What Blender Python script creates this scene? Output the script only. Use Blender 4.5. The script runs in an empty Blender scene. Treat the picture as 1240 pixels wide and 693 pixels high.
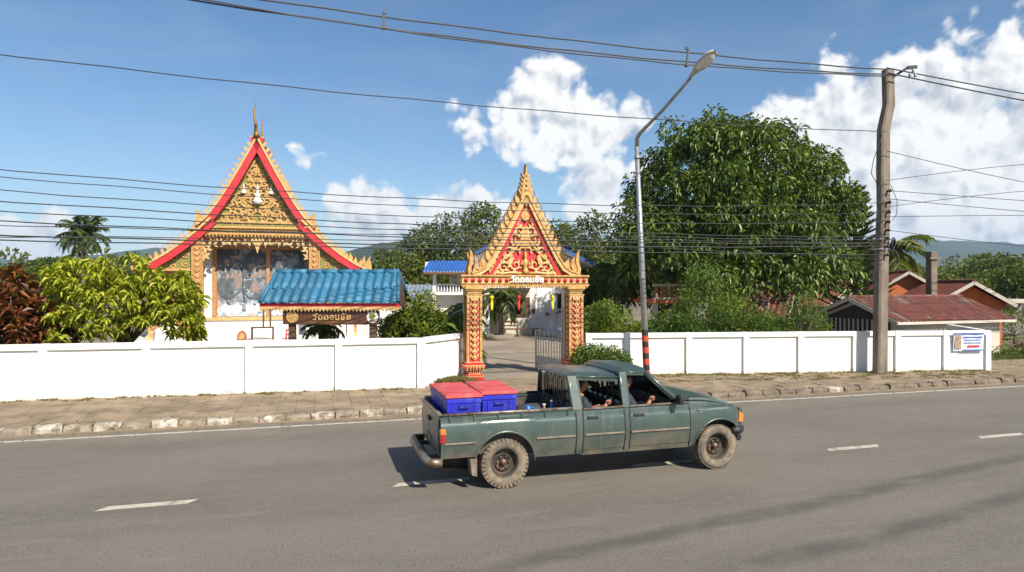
import bpy, bmesh, math, random
import numpy as np
from mathutils import Vector, Matrix, noise as mnoise

random.seed(7); RNG = np.random.default_rng(7)
R = math.radians
scene = bpy.context.scene
COL = scene.collection

# ------------------------------------------------------------------ camera
CAM_H = 2.8
FPX = 808.0                       # focal length in photo pixels (photo 1240 x 693)
cam_d = bpy.data.cameras.new('camera'); cam = bpy.data.objects.new('camera', cam_d)
COL.objects.link(cam); scene.camera = cam
cam.location = (0, 0, CAM_H); cam.rotation_euler = (R(90), 0, 0)
cam_d.sensor_width = 36; cam_d.lens = 36 * FPX / 1240
cam_d.clip_start = 0.1; cam_d.clip_end = 20000

# ------------------------------------------------------------------ sun, exposure
SUN_EL = R(41); SUN_AZ = math.atan2(0.59, -0.807)      # direction TO the sun, measured from +Y towards +X
sun_dir = Vector((math.sin(SUN_AZ) * math.cos(SUN_EL), math.cos(SUN_AZ) * math.cos(SUN_EL), math.sin(SUN_EL)))
sd = bpy.data.lights.new('sun', 'SUN'); sun = bpy.data.objects.new('sun', sd); COL.objects.link(sun)
sd.energy = 5.0; sd.angle = R(0.55); sd.color = (1.0, 0.93, 0.81)
sun.rotation_euler = sun_dir.to_track_quat('Z', 'Y').to_euler()
sun.location = sun_dir * 300
vs = scene.view_settings
vs.view_transform = 'Standard'; vs.look = 'None'; vs.gamma = 1.0; vs.use_curve_mapping = False
vs.exposure = 0.58
scene.cycles.use_denoising = True
scene.cycles.max_bounces = 8
scene.cycles.transparent_max_bounces = 24
scene.cycles.volume_bounces = 0

# ------------------------------------------------------------------ node helpers
class NT:
    def __init__(s, tree): s.t = tree; s.n = tree.nodes; s.l = tree.links
    def node(s, typ, **kw):
        n = s.n.new(typ)
        for k, v in kw.items(): setattr(n, k, v)
        return n
    def put(s, sock, v):
        if v is None: return
        if isinstance(v, bpy.types.NodeSocket): s.l.new(v, sock)
        else: sock.default_value = v
    def m(s, op, a, b=None, c=None, clamp=False):
        n = s.n.new('ShaderNodeMath'); n.operation = op; n.use_clamp = clamp
        s.put(n.inputs[0], a); s.put(n.inputs[1], b); s.put(n.inputs[2], c)
        return n.outputs[0]
    def vm(s, op, a, b=None):
        n = s.n.new('ShaderNodeVectorMath'); n.operation = op
        s.put(n.inputs[0], a); s.put(n.inputs[1], b)
        return n.outputs[0]
    def vscale(s, a, k):
        n = s.n.new('ShaderNodeVectorMath'); n.operation = 'SCALE'
        s.put(n.inputs[0], a); n.inputs['Scale'].default_value = k
        return n.outputs[0]
    def noise(s, vec, scale, detail=4, rough=0.55, dist=0.0):
        n = s.n.new('ShaderNodeTexNoise'); s.put(n.inputs['Vector'], vec)
        n.inputs['Scale'].default_value = scale; n.inputs['Detail'].default_value = detail
        n.inputs['Roughness'].default_value = rough; n.inputs['Distortion'].default_value = dist
        return n.outputs[0]
    def noise2(s, vec, scale, detail=4, rough=0.55):
        r = s.noise(vec, scale, detail, rough); r.node.noise_dimensions = '2D'; return r
    def ramp(s, fac, stops):
        n = s.n.new('ShaderNodeValToRGB'); s.put(n.inputs[0], fac)
        e = n.color_ramp.elements
        while len(e) < len(stops): e.new(0.5)
        for i, (p, c) in enumerate(stops):
            e[i].position = p; e[i].color = (c[0], c[1], c[2], 1) if hasattr(c, '__len__') else (c, c, c, 1)
        return n.outputs[0]
    def mix(s, fac, a, b, blend='MIX'):
        n = s.n.new('ShaderNodeMix'); n.data_type = 'RGBA'; n.blend_type = blend
        s.put(n.inputs[0], fac)
        for i, v in ((6, a), (7, b)):
            if isinstance(v, bpy.types.NodeSocket): s.l.new(v, n.inputs[i])
            else: n.inputs[i].default_value = (v[0], v[1], v[2], 1)
        return n.outputs[2]
    def step(s, x, lo, hi):
        n = s.n.new('ShaderNodeMapRange'); n.interpolation_type = 'SMOOTHSTEP'
        s.put(n.inputs[0], x); n.inputs[1].default_value = lo; n.inputs[2].default_value = hi
        n.inputs[3].default_value = 0; n.inputs[4].default_value = 1
        return n.outputs[0]
    def sep(s, v):
        n = s.n.new('ShaderNodeSeparateXYZ'); s.put(n.inputs[0], v); return n.outputs
    def comb(s, x, y, z=0.0):
        n = s.n.new('ShaderNodeCombineXYZ'); s.put(n.inputs[0], x); s.put(n.inputs[1], y); s.put(n.inputs[2], z); return n.outputs[0]

# ------------------------------------------------------------------ sky with cumulus clouds
world = bpy.data.worlds.new('World'); scene.world = world; world.use_nodes = True
world.cycles.sampling_method = 'MANUAL'; world.cycles.sample_map_resolution = 256
W = NT(world.node_tree); W.n.clear()
sky = W.node('ShaderNodeTexSky'); sky.sky_type = 'NISHITA'; sky.sun_disc = False
sky.sun_elevation = SUN_EL; sky.sun_rotation = SUN_AZ
sky.air_density = 1.0; sky.dust_density = 0.5; sky.ozone_density = 2.2; sky.altitude = 300
SKY_S = 0.085
tc = W.node('ShaderNodeTexCoord')
dx, dy, dz = W.sep(W.vm('NORMALIZE', tc.outputs['Generated']))[:3]
az = W.m('ARCTAN2', dx, dy); el = W.m('ARCSINE', dz)
def sph(px, py):
    v = Vector(((px - 620) / FPX, 1, (346.5 - py) / FPX)).normalized()
    return math.atan2(v.x, v.y), math.asin(v.z)
cv = W.comb(az, el, 0)
wn = W.node('ShaderNodeTexNoise', noise_dimensions='2D'); W.l.new(cv, wn.inputs['Vector']); wn.inputs['Scale'].default_value = 9; wn.inputs['Detail'].default_value = 3
wob = W.vscale(W.vm('SUBTRACT', wn.outputs[1], (0.5, 0.5, 0.5)), 0.035)
cw = W.vm('ADD', cv, wob)
wa, we, _ = W.sep(cw)[:3]
# cloud masses as (px, py, half width, height up, height down, strength) in the photograph, turned into azimuth and elevation
BLOBS = [(668, 160, 80, 96, 48, 1.0), (750, 160, 40, 62, 44, .95), (563, 165, 34, 66, 34, .72), (655, 105, 52, 46, 40, .8),
         (445, 268, 64, 62, 34, 1.05), (560, 276, 140, 60, 40, 1.0), (735, 240, 80, 62, 44, 1.1), (780, 215, 40, 40, 40, .7),
         (1090, 215, 200, 145, 120, 1.15), (1250, 200, 190, 150, 140, 1.15), (1000, 165, 110, 72, 70, 1.0), (1130, 140, 170, 60, 80, 1.1), (1215, 62, 70, 20, 16, .4),
         (72, 292, 48, 40, 26, 1.0), (10, 304, 66, 48, 30, 1.05), (212, 300, 38, 30, 18, .9), (367, 197, 26, 20, 15, .42)]
acc = None
for (px, py, rx, ru, rd, st) in BLOBS:
    a0, e0 = sph(px, py); ca = math.cos(a0)
    k = 1.0 / FPX
    da = W.m('MULTIPLY', W.m('SUBTRACT', wa, a0), 1 / (rx * k * ca))
    de = W.m('SUBTRACT', we, e0)
    up = W.m('MULTIPLY', W.m('MAXIMUM', de, 0.0), 1 / (ru * k))
    dn = W.m('MULTIPLY', W.m('MINIMUM', de, 0.0), 1 / (rd * k))
    d2 = W.m('ADD', W.m('ADD', W.m('MULTIPLY', da, da), W.m('MULTIPLY', up, up)), W.m('MULTIPLY', dn, dn))
    b = W.m('MULTIPLY', W.m('SUBTRACT', 1.0, d2), st)
    acc = b if acc is None else W.m('SMOOTH_MAX', acc, b, 0.25)
# the same kind of clouds carries on all round, outside the view
aw = W.m('ABSOLUTE', az)
other = W.m('SUBTRACT', W.noise(W.comb(W.m('MULTIPLY', az, 2.2), W.m('MULTIPLY', el, 4.5), 3.0), 1.0, 3), 0.55)
other = W.m('MULTIPLY', W.m('MULTIPLY', other, 5.0), W.m('MULTIPLY', W.step(aw, 0.75, 1.0), W.m('SUBTRACT', 1.0, W.step(el, 0.5, 0.8))))
other = W.m('SUBTRACT', other, W.m('MULTIPLY', W.m('SUBTRACT', 1.0, W.step(aw, 0.7, 0.95)), 3.0))
acc = W.m('MAXIMUM', acc, other)
def puffs(v):
    """cauliflower heads: rounded cells at three sizes, roughened by fine noise"""
    s = None
    for sc, wt in ((13.0, .55), (29.0, .30), (66.0, .16)):
        n = W.node('ShaderNodeTexVoronoi'); n.voronoi_dimensions = '2D'; n.feature = 'SMOOTH_F1'; n.inputs['Scale'].default_value = sc; n.inputs['Smoothness'].default_value = .55
        W.put(n.inputs['Vector'], v); q = W.m('MULTIPLY', W.m('SUBTRACT', 0.62, n.outputs['Distance']), wt)
        s = q if s is None else W.m('ADD', s, q)
    return W.m('ADD', s, W.m('MULTIPLY', W.m('SUBTRACT', W.noise2(v, 40.0, 5, .6), .5), .42))
wn2 = W.node('ShaderNodeTexNoise', noise_dimensions='2D'); W.l.new(cv, wn2.inputs['Vector']); wn2.inputs['Scale'].default_value = 16; wn2.inputs['Detail'].default_value = 4
pv0 = W.vm('ADD', cv, W.vscale(W.vm('SUBTRACT', wn2.outputs[1], (.5, .5, .5)), .026))
f1 = puffs(pv0)
f2 = puffs(W.vm('ADD', pv0, (0.010, 0.014, 0.0)))
f3 = W.noise2(cv, 6.0, 4, 0.5)
dens = W.m('ADD', W.m('MULTIPLY', acc, 0.95), W.m('MULTIPLY', W.m('SUBTRACT', f1, 0.30), 1.75))
mask = W.step(dens, 0.0, 0.46)
mask = W.m('MULTIPLY', mask, W.step(el, -0.01, 0.03))
thick = W.step(dens, 0.15, 1.5)
shade = W.m('ADD', W.m('MULTIPLY', W.m('SUBTRACT', f1, f2), 2.6), 0.92)
shade = W.m('SUBTRACT', shade, W.m('MULTIPLY', W.m('MULTIPLY', thick, W.step(f3, 0.34, 0.62)), 0.44), clamp=True)
ccol = W.mix(shade, (0.44, 0.49, 0.57), (1.0, 0.99, 0.97))
cs = W.vscale(ccol, 0.74 / SKY_S)
# thin high veil, thicker towards the clouds on the right
veil = W.m('MULTIPLY', W.step(W.noise(W.comb(W.m('MULTIPLY', az, 1.4), W.m('MULTIPLY', el, 5.0), 1.0), 2.6, 6, .6, 0.6), 0.42, 0.85), 0.22)
hsv = W.node('ShaderNodeHueSaturation'); hsv.inputs['Saturation'].default_value = 1.18; W.l.new(sky.outputs[0], hsv.inputs['Color'])
skyc = W.mix(veil, hsv.outputs[0], (4.3, 4.8, 5.6))
out = W.mix(mask, skyc, cs)
bg = W.node('ShaderNodeBackground'); W.l.new(out, bg.inputs[0]); bg.inputs[1].default_value = SKY_S
wo = W.node('ShaderNodeOutputWorld'); W.l.new(bg.outputs[0], wo.inputs[0])

# ------------------------------------------------------------------ pixel -> place
ROAD_A = R(16.0)
U = Vector((math.cos(ROAD_A), math.sin(ROAD_A), 0)); N = Vector((-math.sin(ROAD_A), math.cos(ROAD_A), 0))
def P(px, py, D): return Vector(((px - 620) / FPX * D, D, CAM_H - (py - 346.5) / FPX * D))
def GND(px, py, z=0.0): return P(px, py, FPX * (CAM_H - z) / (py - 346.5))
def UN(u, n, z=0.0): return Vector((u * U.x + n * N.x, u * U.y + n * N.y, z))
def onray(px, A, B):
    """where the sight line through px meets the ground line A-B"""
    k = (px - 620) / FPX
    t = (k * A.y - A.x) / ((B.x - A.x) - k * (B.y - A.y))
    return A.lerp(B, t)

# ------------------------------------------------------------------ materials
MATS = {}
def mat(name, c1, c2=None, scale=6.0, rough=0.7, bump=0.0, bscale=40.0, metal=0.0, lo=0.35, hi=0.65, spec=0.5, coat=0.0, dirt=None, island=0.0, stretch=None, world=False):
    """procedural paint / stone / metal: two tones mixed by noise, optional dirt blotches, fine relief"""
    m = bpy.data.materials.new(name); m.use_nodes = True; T = NT(m.node_tree); T.n.clear()
    o = T.node('ShaderNodeOutputMaterial'); b = T.node('ShaderNodeBsdfPrincipled'); T.l.new(b.outputs[0], o.inputs[0])
    t = T.node('ShaderNodeTexCoord'); v = T.node('ShaderNodeNewGeometry').outputs['Position'] if world else t.outputs['Object']
    if stretch: v = T.vm('MULTIPLY', v, stretch)
    c2 = c2 or tuple(x * 0.8 for x in c1)
    f = T.step(T.noise(v, scale, 6, .6), lo, hi)
    c = T.mix(f, c1, c2)
    if dirt:
        dc, ds, dlo, dhi, damt = dirt
        c = T.mix(T.m('MULTIPLY', T.step(T.noise(v, ds, 8, .65), dlo, dhi), damt), c, dc)
    if island:
        g = T.node('ShaderNodeNewGeometry')
        oi = T.node('ShaderNodeObjectInfo')
        r = T.m('FRACT', T.m('ADD', g.outputs['Random Per Island'], oi.outputs['Random']))
        k = T.m('ADD', T.m('MULTIPLY', r, island), 1 - island / 2)
        hs = T.node('ShaderNodeHueSaturation'); T.l.new(c, hs.inputs['Color']); T.l.new(k, hs.inputs['Value']); c = hs.outputs[0]
    T.l.new(c, b.inputs['Base Color'])
    b.inputs['Roughness'].default_value = rough; b.inputs['Metallic'].default_value = metal
    b.inputs['Specular IOR Level'].default_value = spec
    if coat: b.inputs['Coat Weight'].default_value = coat; b.inputs['Coat Roughness'].default_value = 0.15
    if bump:
        bp = T.node('ShaderNodeBump'); bp.inputs['Strength'].default_value = bump; bp.inputs['Distance'].default_value = 0.02
        T.l.new(T.noise(v, bscale, 5, .6), bp.inputs['Height']); T.l.new(bp.outputs[0], b.inputs['Normal'])
    MATS[name] = m; return m
def leafmat(name, c1, c2, c3=None, trans=0.35, rough=0.5, spec=0.4):
    m = bpy.data.materials.new(name); m.use_nodes = True; T = NT(m.node_tree); T.n.clear()
    o = T.node('ShaderNodeOutputMaterial'); b = T.node('ShaderNodeBsdfPrincipled'); tr = T.node('ShaderNodeBsdfTranslucent')
    mx = T.node('ShaderNodeMixShader'); mx.inputs[0].default_value = trans
    g = T.node('ShaderNodeNewGeometry')
    c = T.ramp(g.outputs['Random Per Island'], [(0.0, c1), (0.62, c2), (1.0, c3 or c2)])
    T.l.new(c, b.inputs['Base Color']); b.inputs['Roughness'].default_value = rough; b.inputs['Specular IOR Level'].default_value = spec
    tcol = T.mix(0.5, c, (0.25, 0.32, 0.02)); T.l.new(tcol, tr.inputs[0])
    T.l.new(b.outputs[0], mx.inputs[1]); T.l.new(tr.outputs[0], mx.inputs[2]); T.l.new(mx.outputs[0], o.inputs[0])
    MATS[name] = m; return m
def glassmat(name, tint, alpha):
    m = bpy.data.materials.new(name); m.use_nodes = True; T = NT(m.node_tree); T.n.clear()
    o = T.node('ShaderNodeOutputMaterial'); g = T.node('ShaderNodeBsdfGlossy'); tr = T.node('ShaderNodeBsdfTransparent')
    g.inputs['Roughness'].default_value = 0.03; g.inputs['Color'].default_value = (.9, .95, 1, 1); tr.inputs[0].default_value = (*tint, 1)
    fr = T.node('ShaderNodeFresnel'); fr.inputs[0].default_value = 1.5
    mx = T.node('ShaderNodeMixShader'); T.l.new(T.m('ADD', fr.outputs[0], alpha, clamp=True), mx.inputs[0])
    T.l.new(tr.outputs[0], mx.inputs[1]); T.l.new(g.outputs[0], mx.inputs[2]); T.l.new(mx.outputs[0], o.inputs[0])
    MATS[name] = m; return m

# ------------------------------------------------------------------ mesh helpers
class MB:
    def __init__(s): s.v = []; s.f = []; s.sm = []
    def add(s, vs, fs, smooth=False):
        o = len(s.v); s.v += [tuple(v) for v in vs]; s.f += [tuple(o + i for i in f) for f in fs]; s.sm += [smooth] * len(fs); return s
    def box(s, x0, x1, y0, y1, z0, z1, bev=0.0):
        if bev <= 0:
            vs = [(x, y, z) for z in (z0, z1) for y in (y0, y1) for x in (x0, x1)]
            return s.add(vs, [(0, 2, 3, 1), (4, 5, 7, 6), (0, 1, 5, 4), (2, 6, 7, 3), (0, 4, 6, 2), (1, 3, 7, 5)])
        bm = bmesh.new(); bmesh.ops.create_cube(bm, size=1)
        for v in bm.verts: v.co = (x0 + (v.co.x + .5) * (x1 - x0), y0 + (v.co.y + .5) * (y1 - y0), z0 + (v.co.z + .5) * (z1 - z0))
        bmesh.ops.bevel(bm, geom=bm.edges[:], offset=bev, segments=1, affect='EDGES')
        return s.bm(bm)
    def bm(s, bm, smooth=False):
        bm.verts.index_update(); s.add([v.co for v in bm.verts], [[v.index for v in f.verts] for f in bm.faces], smooth); bm.free(); return s
    def obox(s, c, ax, ay, az_):
        """box at centre c with half-axis vectors"""
        c = Vector(c); ax, ay, az_ = Vector(ax), Vector(ay), Vector(az_)
        vs = [c + i * ax + j * ay + k * az_ for k in (-1, 1) for j in (-1, 1) for i in (-1, 1)]
        return s.add(vs, [(0, 2, 3, 1), (4, 5, 7, 6), (0, 1, 5, 4), (2, 6, 7, 3), (0, 4, 6, 2), (1, 3, 7, 5)])
    def bar(s, a, b, w, h=None, up=(0, 0, 1)):
        a, b = Vector(a), Vector(b); d = b - a; L = d.length
        if L < 1e-6: return s
        d.normalize(); up = Vector(up)
        if abs(d.dot(up)) > .98: up = Vector((1, 0, 0))
        sd_ = d.cross(up).normalized(); u2 = sd_.cross(d)
        return s.obox((a + b) / 2, d * L / 2, sd_ * w / 2, u2 * (h or w) / 2)
    def tube(s, pts, rad, seg=8, caps=True, smooth=True):
        pts = [Vector(p) for p in pts]; n = len(pts)
        rr = rad if hasattr(rad, '__len__') else [rad] * n
        o = len(s.v); ref = None; rings = []
        for i, p in enumerate(pts):
            d = (pts[min(i + 1, n - 1)] - pts[max(i - 1, 0)]).normalized()
            if ref is None: ref = Vector((0, 0, 1)) if abs(d.z) < .9 else Vector((1, 0, 0))
            a = d.cross(ref).normalized(); b = a.cross(d).normalized(); ref = b
            rings.append([p + (a * math.cos(t) + b * math.sin(t)) * rr[i] for t in [2 * math.pi * j / seg for j in range(seg)]])
        vs = [v for r in rings for v in r]; fs = []
        for i in range(n - 1):
            for j in range(seg):
                k = (j + 1) % seg; fs.append((i * seg + j, i * seg + k, (i + 1) * seg + k, (i + 1) * seg + j))
        s.add(vs, fs, smooth)
        if caps:
            s.f.append(tuple(o + j for j in range(seg))[::-1]); s.f.append(tuple(o + (n - 1) * seg + j for j in range(seg))); s.sm += [False, False]
        return s
    def lathe(s, prof, seg=16, c=(0, 0, 0), axis='z', smooth=True, caps=True):
        vs = []; fs = []
        for (r, h) in prof:
            for j in range(seg):
                t = 2 * math.pi * j / seg; a, b = r * math.cos(t), r * math.sin(t)
                vs.append({'z': (c[0] + a, c[1] + b, c[2] + h), 'y': (c[0] + a, c[1] + h, c[2] + b), 'x': (c[0] + h, c[1] + a, c[2] + b)}[axis])
        for i in range(len(prof) - 1):
            for j in range(seg):
                k = (j + 1) % seg; fs.append((i * seg + j, i * seg + k, (i + 1) * seg + k, (i + 1) * seg + j))
        o = len(s.v); s.add(vs, fs, smooth)
        if not caps: return s
        if prof[0][0] > 1e-4: s.f.append(tuple(o + j for j in range(seg))[::-1]); s.sm.append(False)
        if prof[-1][0] > 1e-4: s.f.append(tuple(o + (len(prof) - 1) * seg + j for j in range(seg))); s.sm.append(False)
        return s
    def prism(s, poly, y0, y1, plane='xz', org=(0, 0, 0)):
        """polygon in a plane pushed out between y0 and y1"""
        n = len(poly)
        f = {'xz': lambda a, b, y: (org[0] + a, org[1] + y, org[2] + b), 'xy': lambda a, b, y: (org[0] + a, org[1] + b, org[2] + y), 'yz': lambda a, b, y: (org[0] + y, org[1] + a, org[2] + b)}[plane]
        vs = [f(a, b, y0) for a, b in poly] + [f(a, b, y1) for a, b in poly]
        fs = [tuple(range(n)), tuple(range(2 * n - 1, n - 1, -1))] + [(i, (i + 1) % n + 0, (i + 1) % n + n, i + n)[::-1] for i in range(n)]
        return s.add(vs, fs)
    def grid(s, rows, smooth=True, flip=False):
        nr, nc = len(rows), len(rows[0]); vs = [v for r in rows for v in r]; fs = []
        for i in range(nr - 1):
            for j in range(nc - 1):
                q = (i * nc + j, i * nc + j + 1, (i + 1) * nc + j + 1, (i + 1) * nc + j); fs.append(q[::-1] if flip else q)
        return s.add(vs, fs, smooth)
    def ribbon(s, prof, w, y0, y1):
        """band of width w hanging below a profile line (x, z), from y0 to y1"""
        n = len(prof); lo = []
        for i, p in enumerate(prof):
            a = prof[max(i - 1, 0)]; b = prof[min(i + 1, n - 1)]
            d = Vector((b[0] - a[0], b[1] - a[1])).normalized(); nr = Vector((d.y, -d.x))
            if nr.y > 0: nr = -nr
            lo.append((p[0] + nr.x * w, p[1] + nr.y * w))
        vs = []
        for p, q in zip(prof, lo): vs += [(p[0], y0, p[1]), (p[0], y1, p[1]), (q[0], y0, q[1]), (q[0], y1, q[1])]
        fs = []
        for i in range(n - 1):
            a, b = 4 * i, 4 * i + 4
            fs += [(a, b, b + 2, a + 2), (a + 1, a + 3, b + 3, b + 1), (a, a + 1, b + 1, b), (a + 2, b + 2, b + 3, a + 3)]
        fs += [(0, 2, 3, 1), (4 * n - 4, 4 * n - 3, 4 * n - 1, 4 * n - 2)]
        return s.add(vs, fs)
    def mesh(s, name):
        me = bpy.data.meshes.new(name); me.from_pydata(s.v, [], s.f)
        me.polygons.foreach_set('use_smooth', s.sm); me.update()
        bm = bmesh.new(); bm.from_mesh(me); bmesh.ops.recalc_face_normals(bm, faces=bm.faces[:]); bm.to_mesh(me); bm.free()
        return me
def link(name, data, m=None, parent=None, loc=None, rotz=None):
    o = bpy.data.objects.new(name, data); COL.objects.link(o)
    if m is not None and data is not None and not data.materials: data.materials.append(MATS[m] if isinstance(m, str) else m)
    if parent: o.parent = parent
    if loc is not None: o.location = loc
    if rotz is not None: o.rotation_euler = (0, 0, rotz)
    return o
def obj(name, mb, m, parent=None, loc=None, rotz=None): return link(name, mb.mesh(name), m, parent, loc, rotz)
def tag(o, label=None, cat=None, group=None, kind=None):
    if label: o['label'] = label
    if cat: o['category'] = cat
    if group: o['group'] = group
    if kind: o['kind'] = kind
    return o
def thing(name, label, cat, loc=(0, 0, 0), rotz=0, group=None):
    return tag(link(name, None, None, None, loc, rotz), label, cat, group)
def struct(name, mb, m, parent=None, loc=None, rotz=None): return tag(obj(name, mb, m, parent, loc, rotz), kind='structure')
def copy_tree(o, parent=None):
    c = o.copy(); COL.objects.link(c); c.parent = parent
    for ch in o.children: copy_tree(ch, c)
    return c
def text_mesh(body, size, depth=0.01, bold=0.0, spacing=1.0):
    cu = bpy.data.curves.new('lettering', 'FONT'); cu.body = body; cu.size = size; cu.extrude = depth; cu.align_x = 'CENTER'; cu.align_y = 'CENTER'
    cu.offset = bold; cu.space_character = spacing; cu.resolution_u = 3
    o = bpy.data.objects.new('lettering', cu); COL.objects.link(o)
    dg = bpy.context.evaluated_depsgraph_get(); me = bpy.data.meshes.new_from_object(o.evaluated_get(dg))
    bpy.data.objects.remove(o); bpy.data.curves.remove(cu); me.materials.clear()
    for v in me.vertices: v.co = (v.co.x, -v.co.z, v.co.y)      # stand it up, facing -y
    return me
def leaf_mesh(name, c, d, L, Wd, m, fold=0.25, droop=0.2, kinked=True):
    """many leaves: each a folded blade from point c along direction d (numpy arrays)"""
    n = len(c); d = d / np.maximum(np.linalg.norm(d, axis=1, keepdims=True), 1e-6)
    rv = RNG.normal(size=(n, 3)) * .55 + np.array([0, 0, 1.0])
    sdv = np.cross(d, rv); sdv /= np.maximum(np.linalg.norm(sdv, axis=1, keepdims=True), 1e-6)
    nn = np.cross(sdv, d)
    L = (np.ones(n) * L * RNG.uniform(.7, 1.25, n))[:, None]; Wd = (np.ones(n) * Wd * RNG.uniform(.75, 1.2, n))[:, None]
    mid = c + d * L * .48
    tip = c + d * L + np.array([0, 0, -1.0]) * L * droop
    l = mid + sdv * Wd * .5 + nn * Wd * fold; r = mid - sdv * Wd * .5 + nn * Wd * fold
    vs = np.stack([c, l, tip, r], axis=1).reshape(-1, 3)
    base = np.arange(n) * 4
    tri = np.stack([base, base + 1, base + 2, base, base + 2, base + 3], axis=1).reshape(-1)
    me = bpy.data.meshes.new(name)
    me.vertices.add(4 * n); me.vertices.foreach_set('co', vs.astype(np.float32).ravel())
    me.loops.add(6 * n); me.loops.foreach_set('vertex_index', tri.astype(np.int32))
    me.polygons.add(2 * n); me.polygons.foreach_set('loop_start', (np.arange(2 * n) * 3).astype(np.int32))
    me.update(calc_edges=True); me.validate()
    me.materials.append(MATS[m]); return me
def sphere_pts(n):
    v = RNG.normal(size=(n, 3)); return v / np.linalg.norm(v, axis=1, keepdims=True)

# ================================================================== materials of the place
mat('white_wall', (.80, .79, .76), (.74, .73, .69), 1.2, .85, .15, 30, dirt=((.42, .38, .30), 1.1, .66, .80, .35))
mat('plaster', (.72, .71, .68), (.64, .63, .60), 1.5, .85, .1, 30, dirt=((.35, .32, .27), .9, .62, .78, .5))
mat('kerb_white', (.50, .46, .39), (.27, .23, .17), 4, .9, .8, 24, dirt=((.17, .13, .09), 6, .45, .58, .9), world=True)
mat('kerb_bare', (.20, .16, .115), (.12, .095, .07), 4, .95, .8, 24, dirt=((.30, .12, .08), 5, .62, .70, .6), world=True)
mat('slab', (.30, .222, .142), (.205, .152, .098), 1.1, .95, .5, 50, dirt=((.135, .105, .064), 1.9, .46, .66, .8), island=.22, world=True)
mat('kerb_grey', (.34, .29, .22), (.21, .175, .13), 4, .95, .8, 24, dirt=((.15, .115, .08), 6, .48, .62, .8), world=True)
mat('sandbed', (.26, .195, .122), (.19, .142, .09), 2, 1, .5, 50, world=True)
mat('dirt', (.26, .205, .145), (.17, .14, .10), .6, 1, .5, 20, dirt=((.08, .095, .03), .35, .45, .62, .85))
mat('concrete', (.30, .242, .178), (.215, .172, .128), .45, .92, .25, 40, dirt=((.10, .09, .075), .7, .55, .75, .6))
mat('paint_line', (.50, .45, .37), (.38, .34, .28), 9, .85, .2, 60, dirt=((.17, .145, .12), 5, .50, .66, .8))
mat('gold', (.56, .35, .125), (.40, .215, .06), 9, .5, .25, 30, metal=.12, island=.2)
mat('gold_pale', (.62, .42, .18), (.48, .29, .10), 9, .5, .25, 30, metal=.1, island=.2)
mat('gold_dark', (.30, .17, .045), (.18, .10, .03), 9, .5, .2, 30, metal=.3)
mat('red_paint', (.55, .022, .035), (.43, .016, .025), 4, .5, .1, 30)
mat('green_glass', (.13, .17, .045), (.30, .22, .06), 14, .4)
mat('orange_carved', (.52, .27, .095), (.33, .14, .05), 16, .55, .6, 24, metal=.15)
mat('blue_tile', (.018, .135, .235), (.013, .095, .18), 4, .62, .3, 40, island=.34, dirt=((.13, .21, .26), 3, .52, .72, .55))
mat('blue_sheet', (.03, .11, .36), (.025, .085, .28), 2, .45)
mat('grey_sheet', (.20, .24, .28), (.15, .18, .21), 2, .6)
mat('red_sheet', (.165, .048, .034), (.095, .035, .027), 1.6, .85, .1, 30, dirt=((.24, .185, .14), 1.5, .52, .66, .75), stretch=(1.6, .5, 1))
mat('red_tile', (.19, .052, .028), (.115, .036, .022), 1.5, .75, .1, 30, island=.2)
mat('brown_board', (.115, .045, .022), (.075, .030, .016), 3, .5, .2, 12, stretch=(1, 6, 6))
mat('brown_wood', (.13, .062, .03), (.08, .04, .02), 4, .6, .2, 20)
mat('old_wood', (.19, .165, .14), (.12, .10, .085), 5, .9, .4, 20, stretch=(1, 1, .2))
mat('pole_concrete', (.22, .18, .14), (.135, .105, .08), 4, .95, .5, 24, dirt=((.07, .06, .05), 3, .56, .7, .7), stretch=(1, 1, .3))
mat('galvanised', (.36, .37, .38), (.27, .28, .29), 7, .45, .05, 40, metal=.6)
mat('cable', (.02, .02, .022), (.03, .03, .03), 2, .6)
mat('cable_grey', (.045, .047, .05), (.06, .06, .065), 2, .6)
mat('black', (.016, .016, .017), (.025, .025, .025), 8, .55)
mat('dark_inside', (.03, .028, .027), (.04, .036, .033), 3, .9)
mat('red_band', (.55, .06, .035), (.45, .05, .03), 4, .5)
mat('lamp_shell', (.50, .49, .46), (.42, .41, .38), 5, .5)
mat('lamp_glass', (.62, .63, .60), (.55, .56, .53), 5, .2, coat=.4)
mat('orange_wall', (.56, .16, .055), (.48, .13, .045), 2, .85, .1, 30)
mat('cream_wall', (.56, .50, .42), (.47, .42, .35), 1.2, .85, .1, 30)
mat('grey_block', (.22, .21, .20), (.16, .155, .15), 2, .9, .3, 20)
mat('bark', (.13, .095, .065), (.075, .055, .04), 5, .95, .6, 16, stretch=(1, 1, .25))
mat('palm_bark', (.17, .14, .11), (.10, .085, .065), 6, .95, .6, 20, stretch=(.3, .3, 3))
mat('hill', (.022, .040, .018), (.038, .056, .022), .02, 1)
mat('cloth_yellow', (.70, .56, .03), None, 5, .8); mat('cloth_red', (.55, .03, .03), None, 5, .8); mat('cloth_pale', (.55, .50, .45), None, 5, .8)
mat('plastic_red', (.60, .035, .03), (.5, .03, .03), 5, .4)
mat('stone_white', (.70, .69, .66), (.55, .54, .52), 2, .6, dirt=((.4, .38, .34), 2, .55, .7, .5))
mat('iron_white', (.52, .52, .52), (.40, .39, .38), 6, .5, metal=.2)
mat('terracotta', (.36, .14, .07), (.26, .10, .05), 6, .85)
mat('banner', (.66, .70, .78), (.60, .64, .72), 3, .6); mat('banner_blue', (.05, .12, .42), None, 3, .6); mat('banner_tan', (.42, .31, .20), (.22, .15, .10), 14, .6)
leafmat('mango_leaf', (.026, .060, .010), (.085, .145, .020), (.22, .28, .050), .20, .42, .4)
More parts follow.
